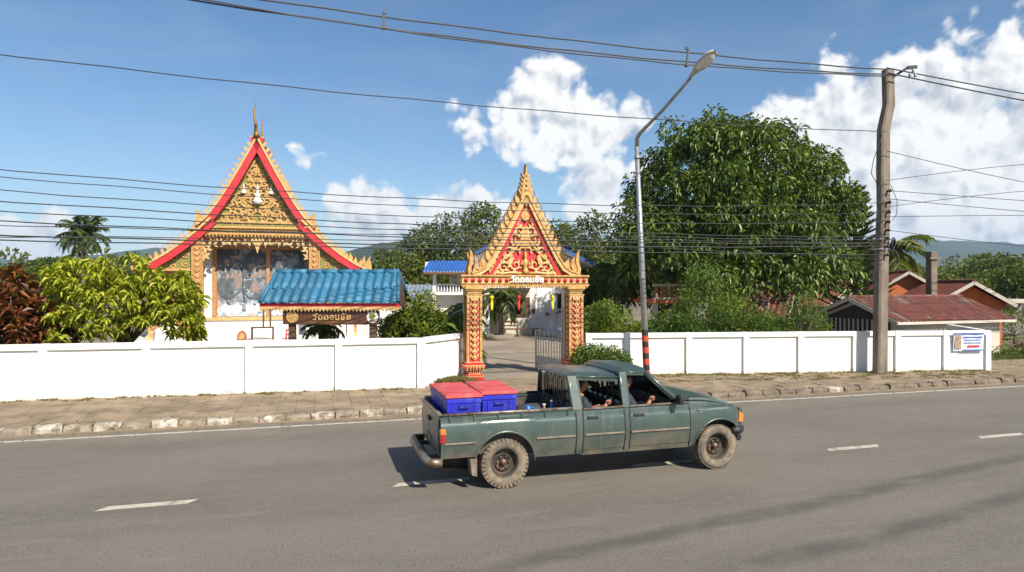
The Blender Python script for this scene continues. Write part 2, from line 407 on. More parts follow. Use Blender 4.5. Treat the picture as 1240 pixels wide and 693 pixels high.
leafmat('lime_leaf', (.22, .27, .018), (.45, .48, .035), (.62, .60, .09), .42, .5, .3)
leafmat('cordyline_leaf', (.07, .016, .012), (.17, .045, .022), (.34, .13, .035), .30, .4)
leafmat('bush_leaf', (.038, .080, .012), (.085, .150, .020), (.17, .235, .035), .35, .5)
leafmat('bright_bush_leaf', (.075, .125, .012), (.16, .22, .022), (.28, .33, .045), .38, .5)
leafmat('forest_leaf', (.034, .058, .011), (.078, .112, .019), (.15, .175, .030), .25, .6)
leafmat('forest_leaf_light', (.055, .082, .013), (.115, .150, .022), (.21, .225, .038), .25, .6)
leafmat('pine_leaf', (.014, .034, .014), (.030, .060, .022), (.05, .085, .03), .2, .6)
leafmat('palm_leaf', (.040, .075, .016), (.075, .115, .024), (.14, .16, .04), .3, .45)
leafmat('dry_grass', (.17, .13, .05), (.30, .235, .095), (.20, .19, .055), .3, .8)
leafmat('green_grass', (.05, .085, .015), (.09, .13, .022), (.16, .17, .05), .3, .8)
glassmat('glass', (.55, .62, .60), .05)
glassmat('glass_dark', (.30, .33, .33), .06)

# mud splashed along the foot of the white walls
for nm_ in ('white_wall',):
    T = NT(MATS[nm_].node_tree); bs_ = [n for n in T.n if n.bl_idname == 'ShaderNodeBsdfPrincipled'][0]; src = bs_.inputs['Base Color'].links[0].from_socket
    pz = T.node('ShaderNodeNewGeometry').outputs['Position']; zz_ = T.sep(pz)[2]
    hgt = T.m('ADD', T.m('MULTIPLY', T.noise(pz, 2.2, 5, .7), .55), -.08)
    spl = T.m('MULTIPLY', T.step(T.m('SUBTRACT', hgt, zz_), -.06, .12), T.step(T.noise(pz, 14, 5, .7), .36, .62))
    drip = T.m('MULTIPLY', T.step(T.noise(T.vm('MULTIPLY', pz, (5, 5, .35)), 2.2, 6, .7), .55, .72), .42)
    T.l.new(T.mix(T.m('MULTIPLY', spl, .75), T.mix(drip, src, (.40, .37, .31)), (.30, .24, .16)), bs_.inputs['Base Color'])

# asphalt: grit, sun-bleached blotches and the two darker wheel tracks of the near lane
m = bpy.data.materials.new('asphalt'); m.use_nodes = True; T = NT(m.node_tree); T.n.clear()
o_ = T.node('ShaderNodeOutputMaterial'); b_ = T.node('ShaderNodeBsdfPrincipled'); T.l.new(b_.outputs[0], o_.inputs[0])
v_ = T.node('ShaderNodeTexCoord').outputs['Object']; xs, ys, _z = T.sep(v_)[:3]
big = T.noise(T.vm('MULTIPLY', v_, (.25, .8, 1)), .9, 5, .6)
c_ = T.mix(T.step(big, .34, .68), (.172, .153, .124), (.134, .119, .098))
grit = T.noise(v_, 34, 5, .82)
c_ = T.mix(T.step(grit, .53, .68), c_, (.255, .230, .195)); c_ = T.mix(T.step(grit, .48, .34), c_, (.050, .045, .040))
mot = T.noise(v_, 5.5, 6, .7)
c_ = T.mix(T.m('MULTIPLY', T.step(mot, .45, .70), .35), c_, (.20, .178, .15))
bend = T.m('SUBTRACT', T.m('ADD', ys, T.m('MULTIPLY', T.noise(T.comb(xs, 0.0, 0.0), .25, 3), .45)), T.m('MULTIPLY', xs, .19))
for nn_, w_, a_ in ((6.05, .17, .6), (4.95, .17, .6)):
    q = T.m('DIVIDE', T.m('ABSOLUTE', T.m('SUBTRACT', bend, nn_ + .25)), w_)
    band = T.m('MULTIPLY', T.m('SUBTRACT', 1.0, T.step(q, .2, 1.5)), T.m('MULTIPLY', T.step(T.noise(v_, 1.1, 5, .6), .25, .6), a_))
    c_ = T.mix(band, c_, (.058, .052, .046))
spots = T.step(T.noise(v_, 2.6, 7, .72), .69, .74)
c_ = T.mix(T.m('MULTIPLY', spots, .5), c_, (.30, .265, .22))
fine = T.step(T.noise(T.vm('ADD', v_, (3, 8, 0)), 15, 3, .6), .69, .73)
c_ = T.mix(T.m('MULTIPLY', fine, .6), c_, (.36, .33, .28))
scuff = T.m('MULTIPLY', T.step(T.noise(T.vm('MULTIPLY', v_, (.5, 2.4, 1)), 1.5, 8, .7), .52, .70), .35)
c_ = T.mix(scuff, c_, (.235, .205, .165))
oil = T.step(T.noise(T.vm('ADD', v_, (9, 3, 0)), 1.7, 4, .6), .70, .76)
c_ = T.mix(T.m('MULTIPLY', oil, .5), c_, (.04, .037, .034))
dust = T.m('MULTIPLY', T.step(ys, 12.6, 14.5), .55)
dust = T.m('MULTIPLY', dust, T.step(T.noise(v_, 1.4, 5, .6), .3, .7))
c_ = T.mix(dust, c_, (.26, .205, .14))
T.l.new(c_, b_.inputs['Base Color']); b_.inputs['Roughness'].default_value = .82; b_.inputs['Specular IOR Level'].default_value = .35
bp = T.node('ShaderNodeBump'); bp.inputs['Strength'].default_value = .6; bp.inputs['Distance'].default_value = .012
T.l.new(T.noise(v_, 70, 4, .8), bp.inputs['Height']); T.l.new(bp.outputs[0], b_.inputs['Normal']); MATS['asphalt'] = m

# painted wall picture inside the temple porch: pale sky, grey hills, dark trees (flat print)
m = bpy.data.materials.new('mural'); m.use_nodes = True; T = NT(m.node_tree); T.n.clear()
o_ = T.node('ShaderNodeOutputMaterial'); b_ = T.node('ShaderNodeBsdfPrincipled'); T.l.new(b_.outputs[0], o_.inputs[0])
v_ = T.node('ShaderNodeTexCoord').outputs['Object']; xs, ys, zs = T.sep(v_)[:3]
n1 = T.noise(v_, 1.3, 6, .6, .8); n2 = T.noise(v_, 3.4, 6, .65, 1.6)
c_ = T.mix(T.step(n1, .42, .60), (.24, .29, .33), (.075, .09, .105))
c_ = T.mix(T.step(n2, .60, .66), c_, (.46, .48, .50))
c_ = T.mix(T.m('MULTIPLY', T.step(zs, 2.3, 1.6), T.step(n2, .44, .52)), c_, (.56, .58, .61))
c_ = T.mix(T.m('MULTIPLY', T.step(zs, 3.7, 4.4), T.step(n1, .3, .5)), c_, (.045, .055, .06))
c_ = T.mix(T.m('MULTIPLY', T.step(T.noise(T.vm('ADD', v_, (4, 2, 7)), 1.9, 5, .6, .9), .60, .64), .7), c_, (.42, .26, .20))
T.l.new(c_, b_.inputs['Base Color']); b_.inputs['Roughness'].default_value = .7; MATS['mural'] = m

# pickup paint: dull dark green, dust low down, rust specks, scuffs
m = bpy.data.materials.new('truck_paint'); m.use_nodes = True; T = NT(m.node_tree); T.n.clear()
o_ = T.node('ShaderNodeOutputMaterial'); b_ = T.node('ShaderNodeBsdfPrincipled'); T.l.new(b_.outputs[0], o_.inputs[0])
v_ = T.node('ShaderNodeTexCoord').outputs['Object']; xs, ys, zs = T.sep(v_)[:3]
c_ = T.mix(T.step(T.noise(v_, 1.6, 6, .65), .35, .65), (.040, .066, .058), (.058, .086, .076))
c_ = T.mix(T.m('MULTIPLY', T.step(T.noise(T.vm('MULTIPLY', v_, (1, 1, .5)), 3.2, 8, .7), .52, .72), .45), c_, (.14, .155, .14))
streak = T.m('MULTIPLY', T.step(T.noise(T.vm('MULTIPLY', v_, (7, 7, .8)), 2.0, 6, .7), .54, .70), .38)
c_ = T.mix(streak, c_, (.155, .15, .125))
low = T.m('MULTIPLY', T.m('SUBTRACT', 1.0, T.step(zs, .38, .80)), T.step(T.noise(v_, 3, 6, .7), .30, .66))
c_ = T.mix(T.m('MULTIPLY', low, .75), c_, (.20, .155, .11))
rear = T.m('MULTIPLY', T.m('SUBTRACT', 1.0, T.step(xs, -.9, .9)), T.step(T.noise(v_, 4.5, 8, .72), .54, .66))
c_ = T.mix(T.m('MULTIPLY', rear, .7), c_, (.19, .135, .09))
rust = T.step(T.noise(v_, 7.5, 7, .75), .69, .73); c_ = T.mix(T.m('MULTIPLY', rust, .8), c_, (.14, .05, .02))
T.l.new(c_, b_.inputs['Base Color']); rg = T.m('ADD', T.m('MULTIPLY', T.noise(v_, 4, 6, .7), .42), .14); T.l.new(rg, b_.inputs['Roughness'])
b_.inputs['Metallic'].default_value = .15; b_.inputs['Coat Weight'].default_value = .4; b_.inputs['Coat Roughness'].default_value = .24
bp = T.node('ShaderNodeBump'); bp.inputs['Strength'].default_value = .22; bp.inputs['Distance'].default_value = .03
T.l.new(T.noise(v_, 2.6, 3, .5), bp.inputs['Height']); T.l.new(bp.outputs[0], b_.inputs['Normal']); MATS['truck_paint'] = m

# ================================================================== the setting
def sheet(u0, u1, n0, n1, z):                # in the road's own axes
    return MB().add([(u0, n0, z), (u1, n0, z), (u1, n1, z), (u0, n1, z)], [(0, 1, 2, 3)])
g_ = MB().add([(-6000, -6000, -.012), (6000, -6000, -.012), (6000, 9000, -.012), (-6000, 9000, -.012)], [(0, 1, 2, 3)])
struct('ground', g_, 'dirt')
EDGE = 14.0; CENTRE = 9.47; KERB = 14.52
struct('road', sheet(-260, 300, -9, KERB + .1, 0), 'asphalt', rotz=ROAD_A)
# yellowed edge line, slightly wavering, as a strip
rows = [[], []]
for i in range(160):
    u = -60 + i * .85; w = .012 * math.sin(u * .9) + .02 * math.sin(u * .31 + 1)
    rows[0].append((u, EDGE - .065 + w, .004)); rows[1].append((u, EDGE + .065 + w, .004))
tag(obj('edge_line', MB().grid(rows, False), 'paint_line', rotz=ROAD_A), kind='structure')
for i, px in enumerate((180, 525, None, 1034, 1213)):
    if px is None: u = UN(0, 0).x + 3.0; 
    else:
        p = onray(px, UN(-20, CENTRE), UN(20, CENTRE)); u = p.dot(U)
    if px is None: u = (onray(525, UN(-20, CENTRE), UN(20, CENTRE)).dot(U) + onray(1034, UN(-20, CENTRE), UN(20, CENTRE)).dot(U)) / 2
    ln = MB().add([(u - .60, CENTRE - .085, .004), (u + .46, CENTRE - .075, .004), (u + .58, CENTRE + .085, .004), (u - .48, CENTRE + .08, .004)], [(0, 1, 2, 3)])
    struct('centre_dash', ln, 'paint_line', rotz=ROAD_A)
for k in (-2, -1, 1, 2, 3, 4):               # dashes before and beyond the view
    base = onray(180 if k < 0 else 1213, UN(-20, CENTRE), UN(20, CENTRE)).dot(U) + k * 3.65
    struct('centre_dash', MB().add([(base - .5, CENTRE - .055, .004), (base + .5, CENTRE - .055, .004), (base + .5, CENTRE + .055, .004), (base - .5, CENTRE + .055, .004)], [(0, 1, 2, 3)]), 'paint_line', rotz=ROAD_A)
# sand drifted along the gutter
rows = [[], []]
for i in range(240):
    u = -40 + i * .4
    rows[0].append((u, KERB - .20 - .16 * mnoise.noise((u * .55, 0, 0)) - .08 * mnoise.noise((u * 2.3, 5, 0)), .003)); rows[1].append((u, KERB + .05, .014))
tag(obj('gutter_sand', MB().grid(rows, False), 'sandbed', rotz=ROAD_A), kind='structure')
# kerb: worn precast stones, white paint flaking on every other one
kerb = struct('kerb', MB().box(-40, 60, KERB + .06, KERB + .16, -.01, .085), 'sandbed', rotz=ROAD_A)
for i in range(88):
    u = -15.2 + i * .50; r = random.Random(i)
    x0, x1 = u + .010 + r.uniform(0, .012), u + .49 - r.uniform(.004, .02); dn = r.uniform(-.025, .02); zt = .150 + r.uniform(-.045, .012)
    mbk = MB(); rows = []
    for (yy, zz) in ((.0, -.01), (.005, .07), (.03, .112), (.06, .12), (.19, .122), (.20, .05)):
        rows.append([(x0 + (x1 - x0) * t, KERB + yy + dn + r.uniform(-.018, .018), zz * zt / .118 + (r.uniform(-.020, .008) if zz > .06 else 0)) for t in (0, .12, .3, .5, .7, .88, 1)])
    mbk.grid(rows, False)
    n0 = 0; mbk.f.append(tuple(range(0, 42, 7))); mbk.f.append(tuple(range(6, 42, 7))[::-1]); mbk.sm += [False, False]
    ks = obj('kerb_stone', mbk, 'kerb_white' if (i % 2 == 0 and (u < 5.5 or r.random() < .22)) else ('kerb_grey' if u < 4 else 'kerb_bare'), kerb)
# pavement: bed and slabs
pave = struct('pavement', sheet(-40, 30, KERB + .17, 18.6, .088), 'sandbed', rotz=ROAD_A)
slab_me = []
for k in range(5):
    slab_me.append(MB().box(-.1985, .1985, -.1985, .1985, -.02, .0, .004).mesh('slab')); slab_me[-1].materials.append(MATS['slab'])
cells = []
for i in range(92):
    for j in range(9):
        u = -14.4 + i * .402; n = KERB + .42 + j * .402
        p = UN(u, n)
        cells.append((p.length, u, n, j))
cells = [c for c in cells if abs(UN(c[1], c[2]).x / UN(c[1], c[2]).y) < .80]
cells.sort()
rest = MB()
for k, (d, u, n, j) in enumerate(cells):
    r = random.Random(int(u * 100) * 31 + j)
    zz = .105 + r.uniform(-.004, .004) - (.012 if r.random() < .06 else 0)
    if k < 300:
        s = link('paving_slab', slab_me[k % 5], None, pave, (u, n, zz)); s.rotation_euler = (r.uniform(-.014, .014), r.uniform(-.014, .014), r.uniform(-.012, .012))
    else:
        rest.box(u - .1985, u + .1985, n - .1985, n + .1985, zz - .02, zz)
tag(obj('far_paving_slabs', rest, 'slab', pave), kind='stuff')
# concrete drive through the gate into the temple yard, terrace ground
struct('driveway', MB().add([(3.6, 18.6, .092), (8.0, 18.6, .092), (13.5, 26, .03), (13.5, 44, .03), (-6, 44, .03), (1.5, 24, .03)], [(0, 1, 2, 3, 4, 5)]), 'concrete', rotz=ROAD_A)
# side lane beyond the end of the right-hand wall
lp = [GND(1206, 447), GND(1300, 436), GND(1330, 415), GND(1215, 424)]
struct('side_lane', MB().add([(p.x, p.y, .006) for p in lp], [(0, 1, 2, 3)]), 'concrete')
# hills
def hill(name, prof, D, depth, seed, m='hill'):
    """ridge line given by photo points at distance D, with slopes falling to both sides"""
    pts = [P(px, py, D) for px, py in prof]; xs_ = np.array([p.x for p in pts]); zs_ = np.array([p.z for p in pts])
    X = np.linspace(xs_[0], xs_[-1], 150); Zr = np.interp(X, xs_, zs_); rows = []
    for j in range(22):
        t = j / 21 * 2 - 1; yy = D + t * depth; row = []
        for x, zr in zip(X, Zr):
            h = zr * (1 - abs(t)) ** .9
            h += zr * .16 * mnoise.fractal((x / depth * 3 + seed, yy / depth * 3, 0), 1.0, 2.0, 6) * (1 - abs(t) * .8)
            row.append((x, yy, max(h, -8)))
        rows.append(row)
    return struct(name, MB().grid(rows, True), m)
hill('hills', [(1010, 318), (1090, 290), (1120, 288), (1160, 290), (1200, 289), (1240, 296), (1330, 302), (1500, 318)], 2900, 900, 3)
hill('hills', [(360, 320), (410, 306), (440, 300), (462, 293), (480, 291), (505, 300), (560, 315), (640, 325)], 900, 260, 9)
hill('hills', [(-420, 322), (-200, 316), (0, 313), (40, 316), (110, 308), (190, 302), (260, 300), (330, 318), (420, 326)], 2400, 700, 15)

# ================================================================== boundary walls
def boundary_wall(name, label, runs, ztop, z0=.095):
    """runs: list of lists of ground points where pilasters stand; the wall steps out at them"""
    base = runs[0][0]; root = thing(name, label, 'wall', (base.x, base.y, 0), 0)
    for run in runs:
        pan_i = 0
        for a, b in zip(run, run[1:]):
            d = (b - a).normalized(); s = Vector((d.y, -d.x, 0))       # s points to the street
            la, lb = a - base, b - base
            mid = (la + lb) / 2; half = (lb - la).length / 2
            ctr = lambda z: Vector((mid.x, mid.y, z))
            obj('panel', MB().obox(ctr((z0 + ztop - .1) / 2), d * (half - .07), s * .03, (0, 0, (ztop - .1 - z0) / 2)), 'white_wall', root)
            obj('top_beam', MB().obox(ctr(ztop - .07) + s * .008, d * (half - .001), s * .085, (0, 0, .07)), 'white_wall', root)
        for i, q in enumerate(run):
            d = (run[min(i + 1, len(run) - 1)] - run[max(i - 1, 0)]).normalized(); s = Vector((d.y, -d.x, 0))
            l = q - base
            obj('pilaster', MB().obox(Vector((l.x, l.y, (z0 + ztop + .006) / 2)) + s * .012, d * .085, s * .098, (0, 0, (ztop + .006 - z0) / 2)), 'white_wall', root)
    return root
LA, LB = Vector((-12, 15.6, 0)), Vector((-1.45, 17.97, 0))
lrun = [LA.lerp(LB, -.62), LA.lerp(LB, -.41), LA.lerp(LB, -.20)] + [onray(px, LA, LB) for px in (54, 178, 302, 410, 509)]
lend = GND(559, 458, .1)
boundary_wall('boundary_wall', 'white plastered wall with panels in front of the temple and the blue-roofed sign', [lrun, [lrun[-1], Vector((lend.x, lend.y, 0))]], 1.425)
RA, RB = Vector((2.2, 20.1, 0)), Vector((15.5, 21.5, 0))
rrun = [onray(px, RA, RB) for px in (712, 759, 833, 902, 968, 1034, 1085, 1143, 1194)]
rb = rrun[-1]; back = Vector((rb.x + .95, rb.y + 3.2, 0))
boundary_wall('boundary_wall', 'white plastered wall with panels behind the street lamp and the leaning utility pole', [rrun, [rb, rb.lerp(back, .5), back]], 1.375)
# banner hung on the last panel of the right-hand wall
bd = (RB - RA).normalized(); bs = Vector((bd.y, -bd.x, 0)); bc = (onray(1149, RA, RB) + onray(1190, RA, RB)) / 2
bn = thing('banner', 'white and blue notice banner with a red line on the white wall', 'banner', (bc.x + bs.x * .115, bc.y + bs.y * .115, 1.02), math.atan2(bd.y, bd.x))
rows = [[(-.52 + 1.04 * i / 10, .012 * math.sin(i * 1.3 + j), -.29 + .58 * j / 6) for i in range(11)] for j in range(7)]
obj('sheet', MB().grid(rows), 'banner', bn)
obj('picture', MB().box(-.48, -.27, -.024, -.016, -.22, .24), 'banner_tan', bn)
obj('border', MB().box(-.51, .51, -.023, -.016, .235, .285), 'banner_blue', bn); obj('border', MB().box(-.22, .5, -.023, -.016, -.285, -.245), 'banner_blue', bn)
for (z, x0, x1, h, m_) in ((.15, -.20, .44, .045, 'banner_blue'), (.06, -.16, .40, .03, 'banner_blue'), (-.03, -.18, .42, .03, 'banner_blue'), (-.14, -.05, .34, .07, 'plastic_red')):
    t_ = MB(); x = x0; r = random.Random(int(z * 100) + 50)
    while x < x1: w = r.uniform(.018, .04); t_.box(x, x + w, -.024, -.017, z - h / 2, z + h / 2 * r.uniform(.6, 1)); x += w + .012
    obj('line_of_lettering', t_, m_, bn)

# ================================================================== ornament kit
def flame(h, w, th, lean=.25):
    """one curling flame leaf standing on the origin, in the xz plane"""
    p = [(-w * .5, 0), (-w * .62, h * .22), (-w * .42, h * .42), (-w * .1, h * .62), (lean * w, h * .84), (lean * w * 1.9, h), (w * .42, h * .72), (w * .58, h * .45), (w * .66, h * .2), (w * .5, 0)]
    return MB().prism(p, -th / 2, th / 2)
def spiral(cx, cz, r0, turns, a0, sgn, n=20, r1=.12):
    return [(cx + math.cos(a0 + sgn * 2 * math.pi * turns * i / n) * r0 * (1 - (1 - r1) * i / n), cz + math.sin(a0 + sgn * 2 * math.pi * turns * i / n) * r0 * (1 - (1 - r1) * i / n)) for i in range(n + 1)]
def scrollwork(mb, items, y, rad, leaf=.10):
    """gold scrolls raised on a panel, with small leaves growing off their outer side; mirrored in x"""
    for sx in (-1, 1):
        for (cx, cz, r0, turns, a0, sg) in items:
            pts = spiral(cx, cz, r0, turns, a0, sg)
            mb.tube([(sx * a, y, b) for a, b in pts], [rad * (1.15 - .6 * i / 20) for i in range(21)], 6)
            for i in range(0, 15, 3):
                a, b = pts[i]; dx_, dz_ = a - cx, b - cz; L_ = math.hypot(dx_, dz_) or 1
                dx_, dz_ = dx_ / L_, dz_ / L_; tx, tz = -dz_ * sg, dx_ * sg
                q = [(a - tx * leaf * .35, b - tz * leaf * .35), (a + dx_ * leaf * .55 + tx * leaf * .05, b + dz_ * leaf * .55 + tz * leaf * .05), (a + dx_ * leaf * .9 + tx * leaf * .8, b + dz_ * leaf * .9 + tz * leaf * .8), (a + tx * leaf * .45, b + tz * leaf * .45)]
                mb.prism([(sx * p_[0], p_[1]) for p_ in q], y - rad * .9, y + rad)
def along(prof, step, start=0.0):
    """points, directions every step metres along a polyline (x, z)"""
    out = []; acc_ = 0; nxt = start
    for a, b in zip(prof, prof[1:]):
        L_ = math.hypot(b[0] - a[0], b[1] - a[1])
        while nxt <= acc_ + L_:
            t = (nxt - acc_) / L_; out.append(((a[0] + (b[0] - a[0]) * t, a[1] + (b[1] - a[1]) * t), ((b[0] - a[0]) / L_, (b[1] - a[1]) / L_))); nxt += step
        acc_ += L_
    return out
def crockets(root, prof, me, step, start, y, size=1.0, name='flame_finial', tilt=.5, grow=0.0):
    pts = along(prof, step, start)
    for k, ((x, z), (tx, tz)) in enumerate(pts):
        o = link(name, me, None, root, (x, y, z))
        sx = 1 if tx > 0 else -1
        ang = math.atan2(-tz, abs(tx)) * tilt          # lean away from upright, out along the slope's normal
        o.rotation_euler = (0, sx * ang, 0); s_ = size * (1 + grow * k / max(len(pts) - 1, 1)); o.scale = (-s_ * sx, s_, s_)

# ================================================================== gateway
GC = Vector((.365, 19.7, 0)); HS = 1.555
gate = thing('temple_gateway', 'red and gold temple gateway with carved pointed gable and two square columns', 'gateway', GC, ROAD_A)
for sx in (-1, 1):
    cx = sx * HS
    c_ = obj('column', MB().box(cx - .19, cx + .19, -.19, .19, .62, 2.52), 'red_paint', gate)
    e = MB()
    for ex in (-1, 1):
        for ey in (-1, 1):
            e.box(cx + ex * .19 - .035, cx + ex * .19 + .035, ey * .19 - .035, ey * .19 + .035, .62, 2.52)
            for k in range(27): e.lathe([(0, -.03), (.045, -.015), (.045, .015), (0, .03)], 6, (cx + ex * .19, ey * .19, .66 + k * .07))
    obj('corner_beading', e, 'gold', c_)
    d = MB()
    for k in range(11):
        z = .76 + k * .165
        for (ox, oy, pl) in ((0, -.19, 'xz'), (-.19 * sx, 0, 'yz')):
            s_ = -1 if pl == 'xz' else -sx
            poly = [(-.085, 0), (0, -.085), (.085, 0), (0, .085)]
            if pl == 'xz': d.prism(poly, -.05, .01, 'xz', (cx, oy, z)); d.lathe([(.035, 0), (.03, -.03), (0, -.04)], 6, (cx, oy - .04, z), 'y')
            else: d.prism(poly, -.03, .03, 'yz', (cx + ox, 0, z))
            if pl == 'xz':
                for q in (-1, 1): d.prism([(q * .12, .0), (q * .06, .055), (q * .13, .12)], -.03, .01, 'xz', (cx, oy, z))
    tag(obj('diamond_ornament', d, 'gold_pale', c_), kind='stuff')
    b = MB()
    for (z0, z1, w) in ((.09, .22, .27), (.22, .27, .23), (.27, .40, .19), (.40, .45, .24), (.45, .53, .30), (.53, .575, .27), (.575, .62, .24)):
        b.box(cx - w, cx + w, -w, w, z0, z1, .012)
    bo = obj('column_base', b, 'red_paint', gate)
    g = MB()
    for (z, w) in ((.215, .275), (.40, .245), (.53, .305), (.62, .245)): g.box(cx - w, cx + w, -w, w, z - .018, z + .014, .006)
    for k in range(6): g.prism([(-.035, .14), (.035, .14), (0, 0)], -.318, -.29, 'xz', (cx - .225 + k * .09, 0, .385)); g.prism([(-.035, .0), (.035, .0), (0, .14)], -.222, -.19, 'xz', (cx - .15 + k * .06, 0, .24))
    obj('base_gilding', g, 'gold', bo)
    cpt = MB()
    for (z0, z1, w) in ((2.52, 2.56, .25), (2.56, 2.66, .21), (2.66, 2.70, .25), (2.70, 2.80, .28)): cpt.box(cx - w, cx + w, -w, w, z0, z1, .01)
    co = obj('capital', cpt, 'gold', gate)
    lv = MB()
    for k in range(5):
        lv.prism([(-.05, .0), (.05, .0), (.0, -.16)], -.245, -.20, 'xz', (cx - .18 + k * .09, 0, 2.52)); 
    obj('capital_leaves', lv, 'gold_pale', co)
    obj('rear_pier', MB().box(cx - .17, cx + .17, .195, .60, .09, 2.80), 'white_wall', gate)
lint = obj('lintel', MB().box(-1.92, 1.92, -.22, .30, 2.805, 3.10), 'gold_pale', gate)
g = MB()
for (z0, z1, y) in ((2.80, 2.845, -.27), (2.86, 2.89, -.245), (3.04, 3.065, -.245), (3.07, 3.125, -.275)): g.box(-1.955, 1.955, y, .32, z0, z1, .006)
for k in range(54): g.prism([(-.028, 0), (.028, 0), (0, -.07)], -.262, -.20, 'xz', (-1.88 + k * .071, 0, 2.803))
obj('gilded_bands', g, 'gold', lint)
for k in range(19):
    x = -1.80 + k * .2
    if abs(x) < .42: continue
    obj('rosette', MB().lathe([(.068, 0), (.06, -.03), (.03, -.022), (.026, -.05), (0, -.055)], 10, (x, -.222, 2.965), 'y'), 'red_paint', lint)
me = text_mesh('วัดดอนชัย', .25, .012, .006); nm = link('name_lettering', me, 'white_wall', gate, (0, -.30, 2.985))
# pointed gable
APEX = 5.62; BW = 1.74
prof_r = [(0, APEX), (.26, 5.10), (.52, 4.59), (.79, 4.07), (1.04, 3.62), (1.22, 3.36), (1.42, 3.24), (1.62, 3.19)]
prof_l = [(-x, z) for x, z in prof_r]
field = [(0, APEX - .2), (-.50, 4.45), (-.98, 3.55), (-1.15, 3.30), (-1.30, 3.13), (1.30, 3.13), (1.15, 3.30), (.98, 3.55), (.50, 4.45)]
obj('gable_field', MB().prism(field, -.05, .05), 'red_paint', gate)
obj('gable_back', MB().prism(field, .055, .11), 'white_wall', gate)
for nm_, pr in (('bargeboard', prof_l), ('bargeboard', prof_r)):
    bb = obj(nm_, MB().ribbon(pr, .13, -.22, .20), 'gold_pale', gate)
    obj('red_reveal', MB().ribbon([(x * .90, z - .20) for x, z in pr[:-2]], .10, -.14, .12), 'red_paint', bb)
    obj('edge_moulding', MB().ribbon([(x * 1.012, z + .012) for x, z in pr], .05, -.25, .23), 'gold', bb)
fl = flame(.37, .105, .06, .8).mesh('flame_finial'); fl.materials.append(MATS['gold'])
for pr in (prof_l, prof_r):
    crockets(gate, pr[:-1], fl, .235, .22, -.12, 1.0, tilt=.46, grow=.15)
    crockets(gate, pr[:-1], fl, .235, .22, .10, .95, tilt=.46)
hh = MB()
for k, (h_, x_) in enumerate(((.78, .0), (.56, .15), (.38, .28))):
    q = [(.02, 0), (.03, h_ * .25), (-.035, h_ * .5), (-.01, h_ * .78), (.09, h_), (.065, h_ * .72), (.075, h_ * .5), (.13, h_ * .25), (.12, 0)]
    hh.prism([(a - x_, b) for a, b in q], -.05 + k * .008, .03 - k * .008)
hm = hh.mesh('eave_flame'); hm.materials.append(MATS['gold'])
for sx in (-1, 1):
    o = link('eave_flame', hm, None, gate, (sx * 1.60, -.10, 3.13)); o.scale = (sx, 1, 1)
    o = link('eave_flame', hm, None, gate, (sx * 1.64, .14, 3.13)); o.scale = (sx * .8, 1, .85)
sp = MB(); sp.prism([(-.17, -.16), (-.13, .12), (-.10, .30), (-.055, .46), (-.02, .66), (0, .86), (.02, .66), (.055, .46), (.10, .30), (.13, .12), (.17, -.16), (0, -.40)], -.14, .12)
for k in range(5): sp.lathe([(.0, 0), (.05 - k * .006, .03), (0, .11)], 8, (0, -.15, -.1 + k * .14)); sp.prism([(-.16 + k * .022, .0), (-.22 + k * .02, .15), (-.12 + k * .02, .08)], -.1, .08, 'xz', (0, 0, -.08 + k * .13)); sp.prism([(.16 - k * .022, .0), (.22 - k * .02, .15), (.12 - k * .02, .08)], -.1, .08, 'xz', (0, 0, -.08 + k * .13))
obj('apex_finial', sp, 'gold', gate, (0, -.08, APEX - .10))
sc_ = MB()
scrollwork(sc_, [(.30, 3.42, .19, 1.3, 1.2, -1), (.66, 3.34, .17, 1.3, 2.6, -1), (.93, 3.28, .11, 1.2, 2.2, -1), (.24, 3.92, .17, 1.2, -.6, 1), (.52, 3.78, .17, 1.3, 2.8, -1), (.74, 3.62, .12, 1.2, 1.6, 1),
                 (.16, 4.42, .14, 1.2, -.8, 1), (.34, 4.20, .14, 1.2, 2.8, -1), (.10, 4.80, .10, 1.1, -.9, 1)], -.085, .036, .115)
for sx in (-1, 1):                       # long sweeping stems between the scrolls
    sc_.tube([(sx * a, -.09, b) for a, b in ((.05, 4.55), (.12, 4.15), (.33, 3.86), (.58, 3.62), (.88, 3.46))], [.03, .045, .05, .045, .025], 6)
    sc_.tube([(sx * a, -.09, b) for a, b in ((.10, 3.17), (.34, 3.20), (.70, 3.17), (1.02, 3.19), (1.12, 3.28))], [.03, .04, .04, .035, .02], 6)
    for (a, b, s_) in ((.36, 4.42, .26), (.26, 4.66, .2), (.62, 3.98, .22), (.92, 3.5, .18), (.18, 5.02, .18), (.46, 3.54, .2), (.82, 3.42, .16)):
        sc_.prism([(sx * (a - .05), b - s_ * .5), (sx * (a - .075), b - s_ * .1), (sx * (a + .01), b + s_ * .5), (sx * (a + .075), b - s_ * .1), (sx * (a + .04), b - s_ * .5)], -.12, -.05)
obj('gable_scrollwork', sc_, 'gold_pale', gate)
fg = MB(); fg.lathe([(.0, 0), (.11, .01), (.085, .12), (.06, .22), (.09, .30), (.075, .40), (.03, .44), (.055, .48), (.06, .54), (.04, .60), (.02, .68), (0, .80)], 10, (0, -.10, 3.16))
for sx in (-1, 1): fg.tube([(sx * .075, -.12, 3.53), (sx * .15, -.16, 3.42), (sx * .05, -.20, 3.44)], [.03, .026, .02], 6)
obj('standing_figure', fg, 'gold', gate)
cr = MB(); cr.prism([(-.10, 4.78), (-.15, 4.92), (-.07, 5.02), (0, 5.26), (.07, 5.02), (.15, 4.92), (.10, 4.78), (0, 4.70)], -.12, -.05); cr.prism([(-.13, 4.0), (-.09, 4.3), (0, 4.62), (.09, 4.3), (.13, 4.0), (0, 3.9)], -.12, -.05)
obj('gable_crest', cr, 'gold', gate)
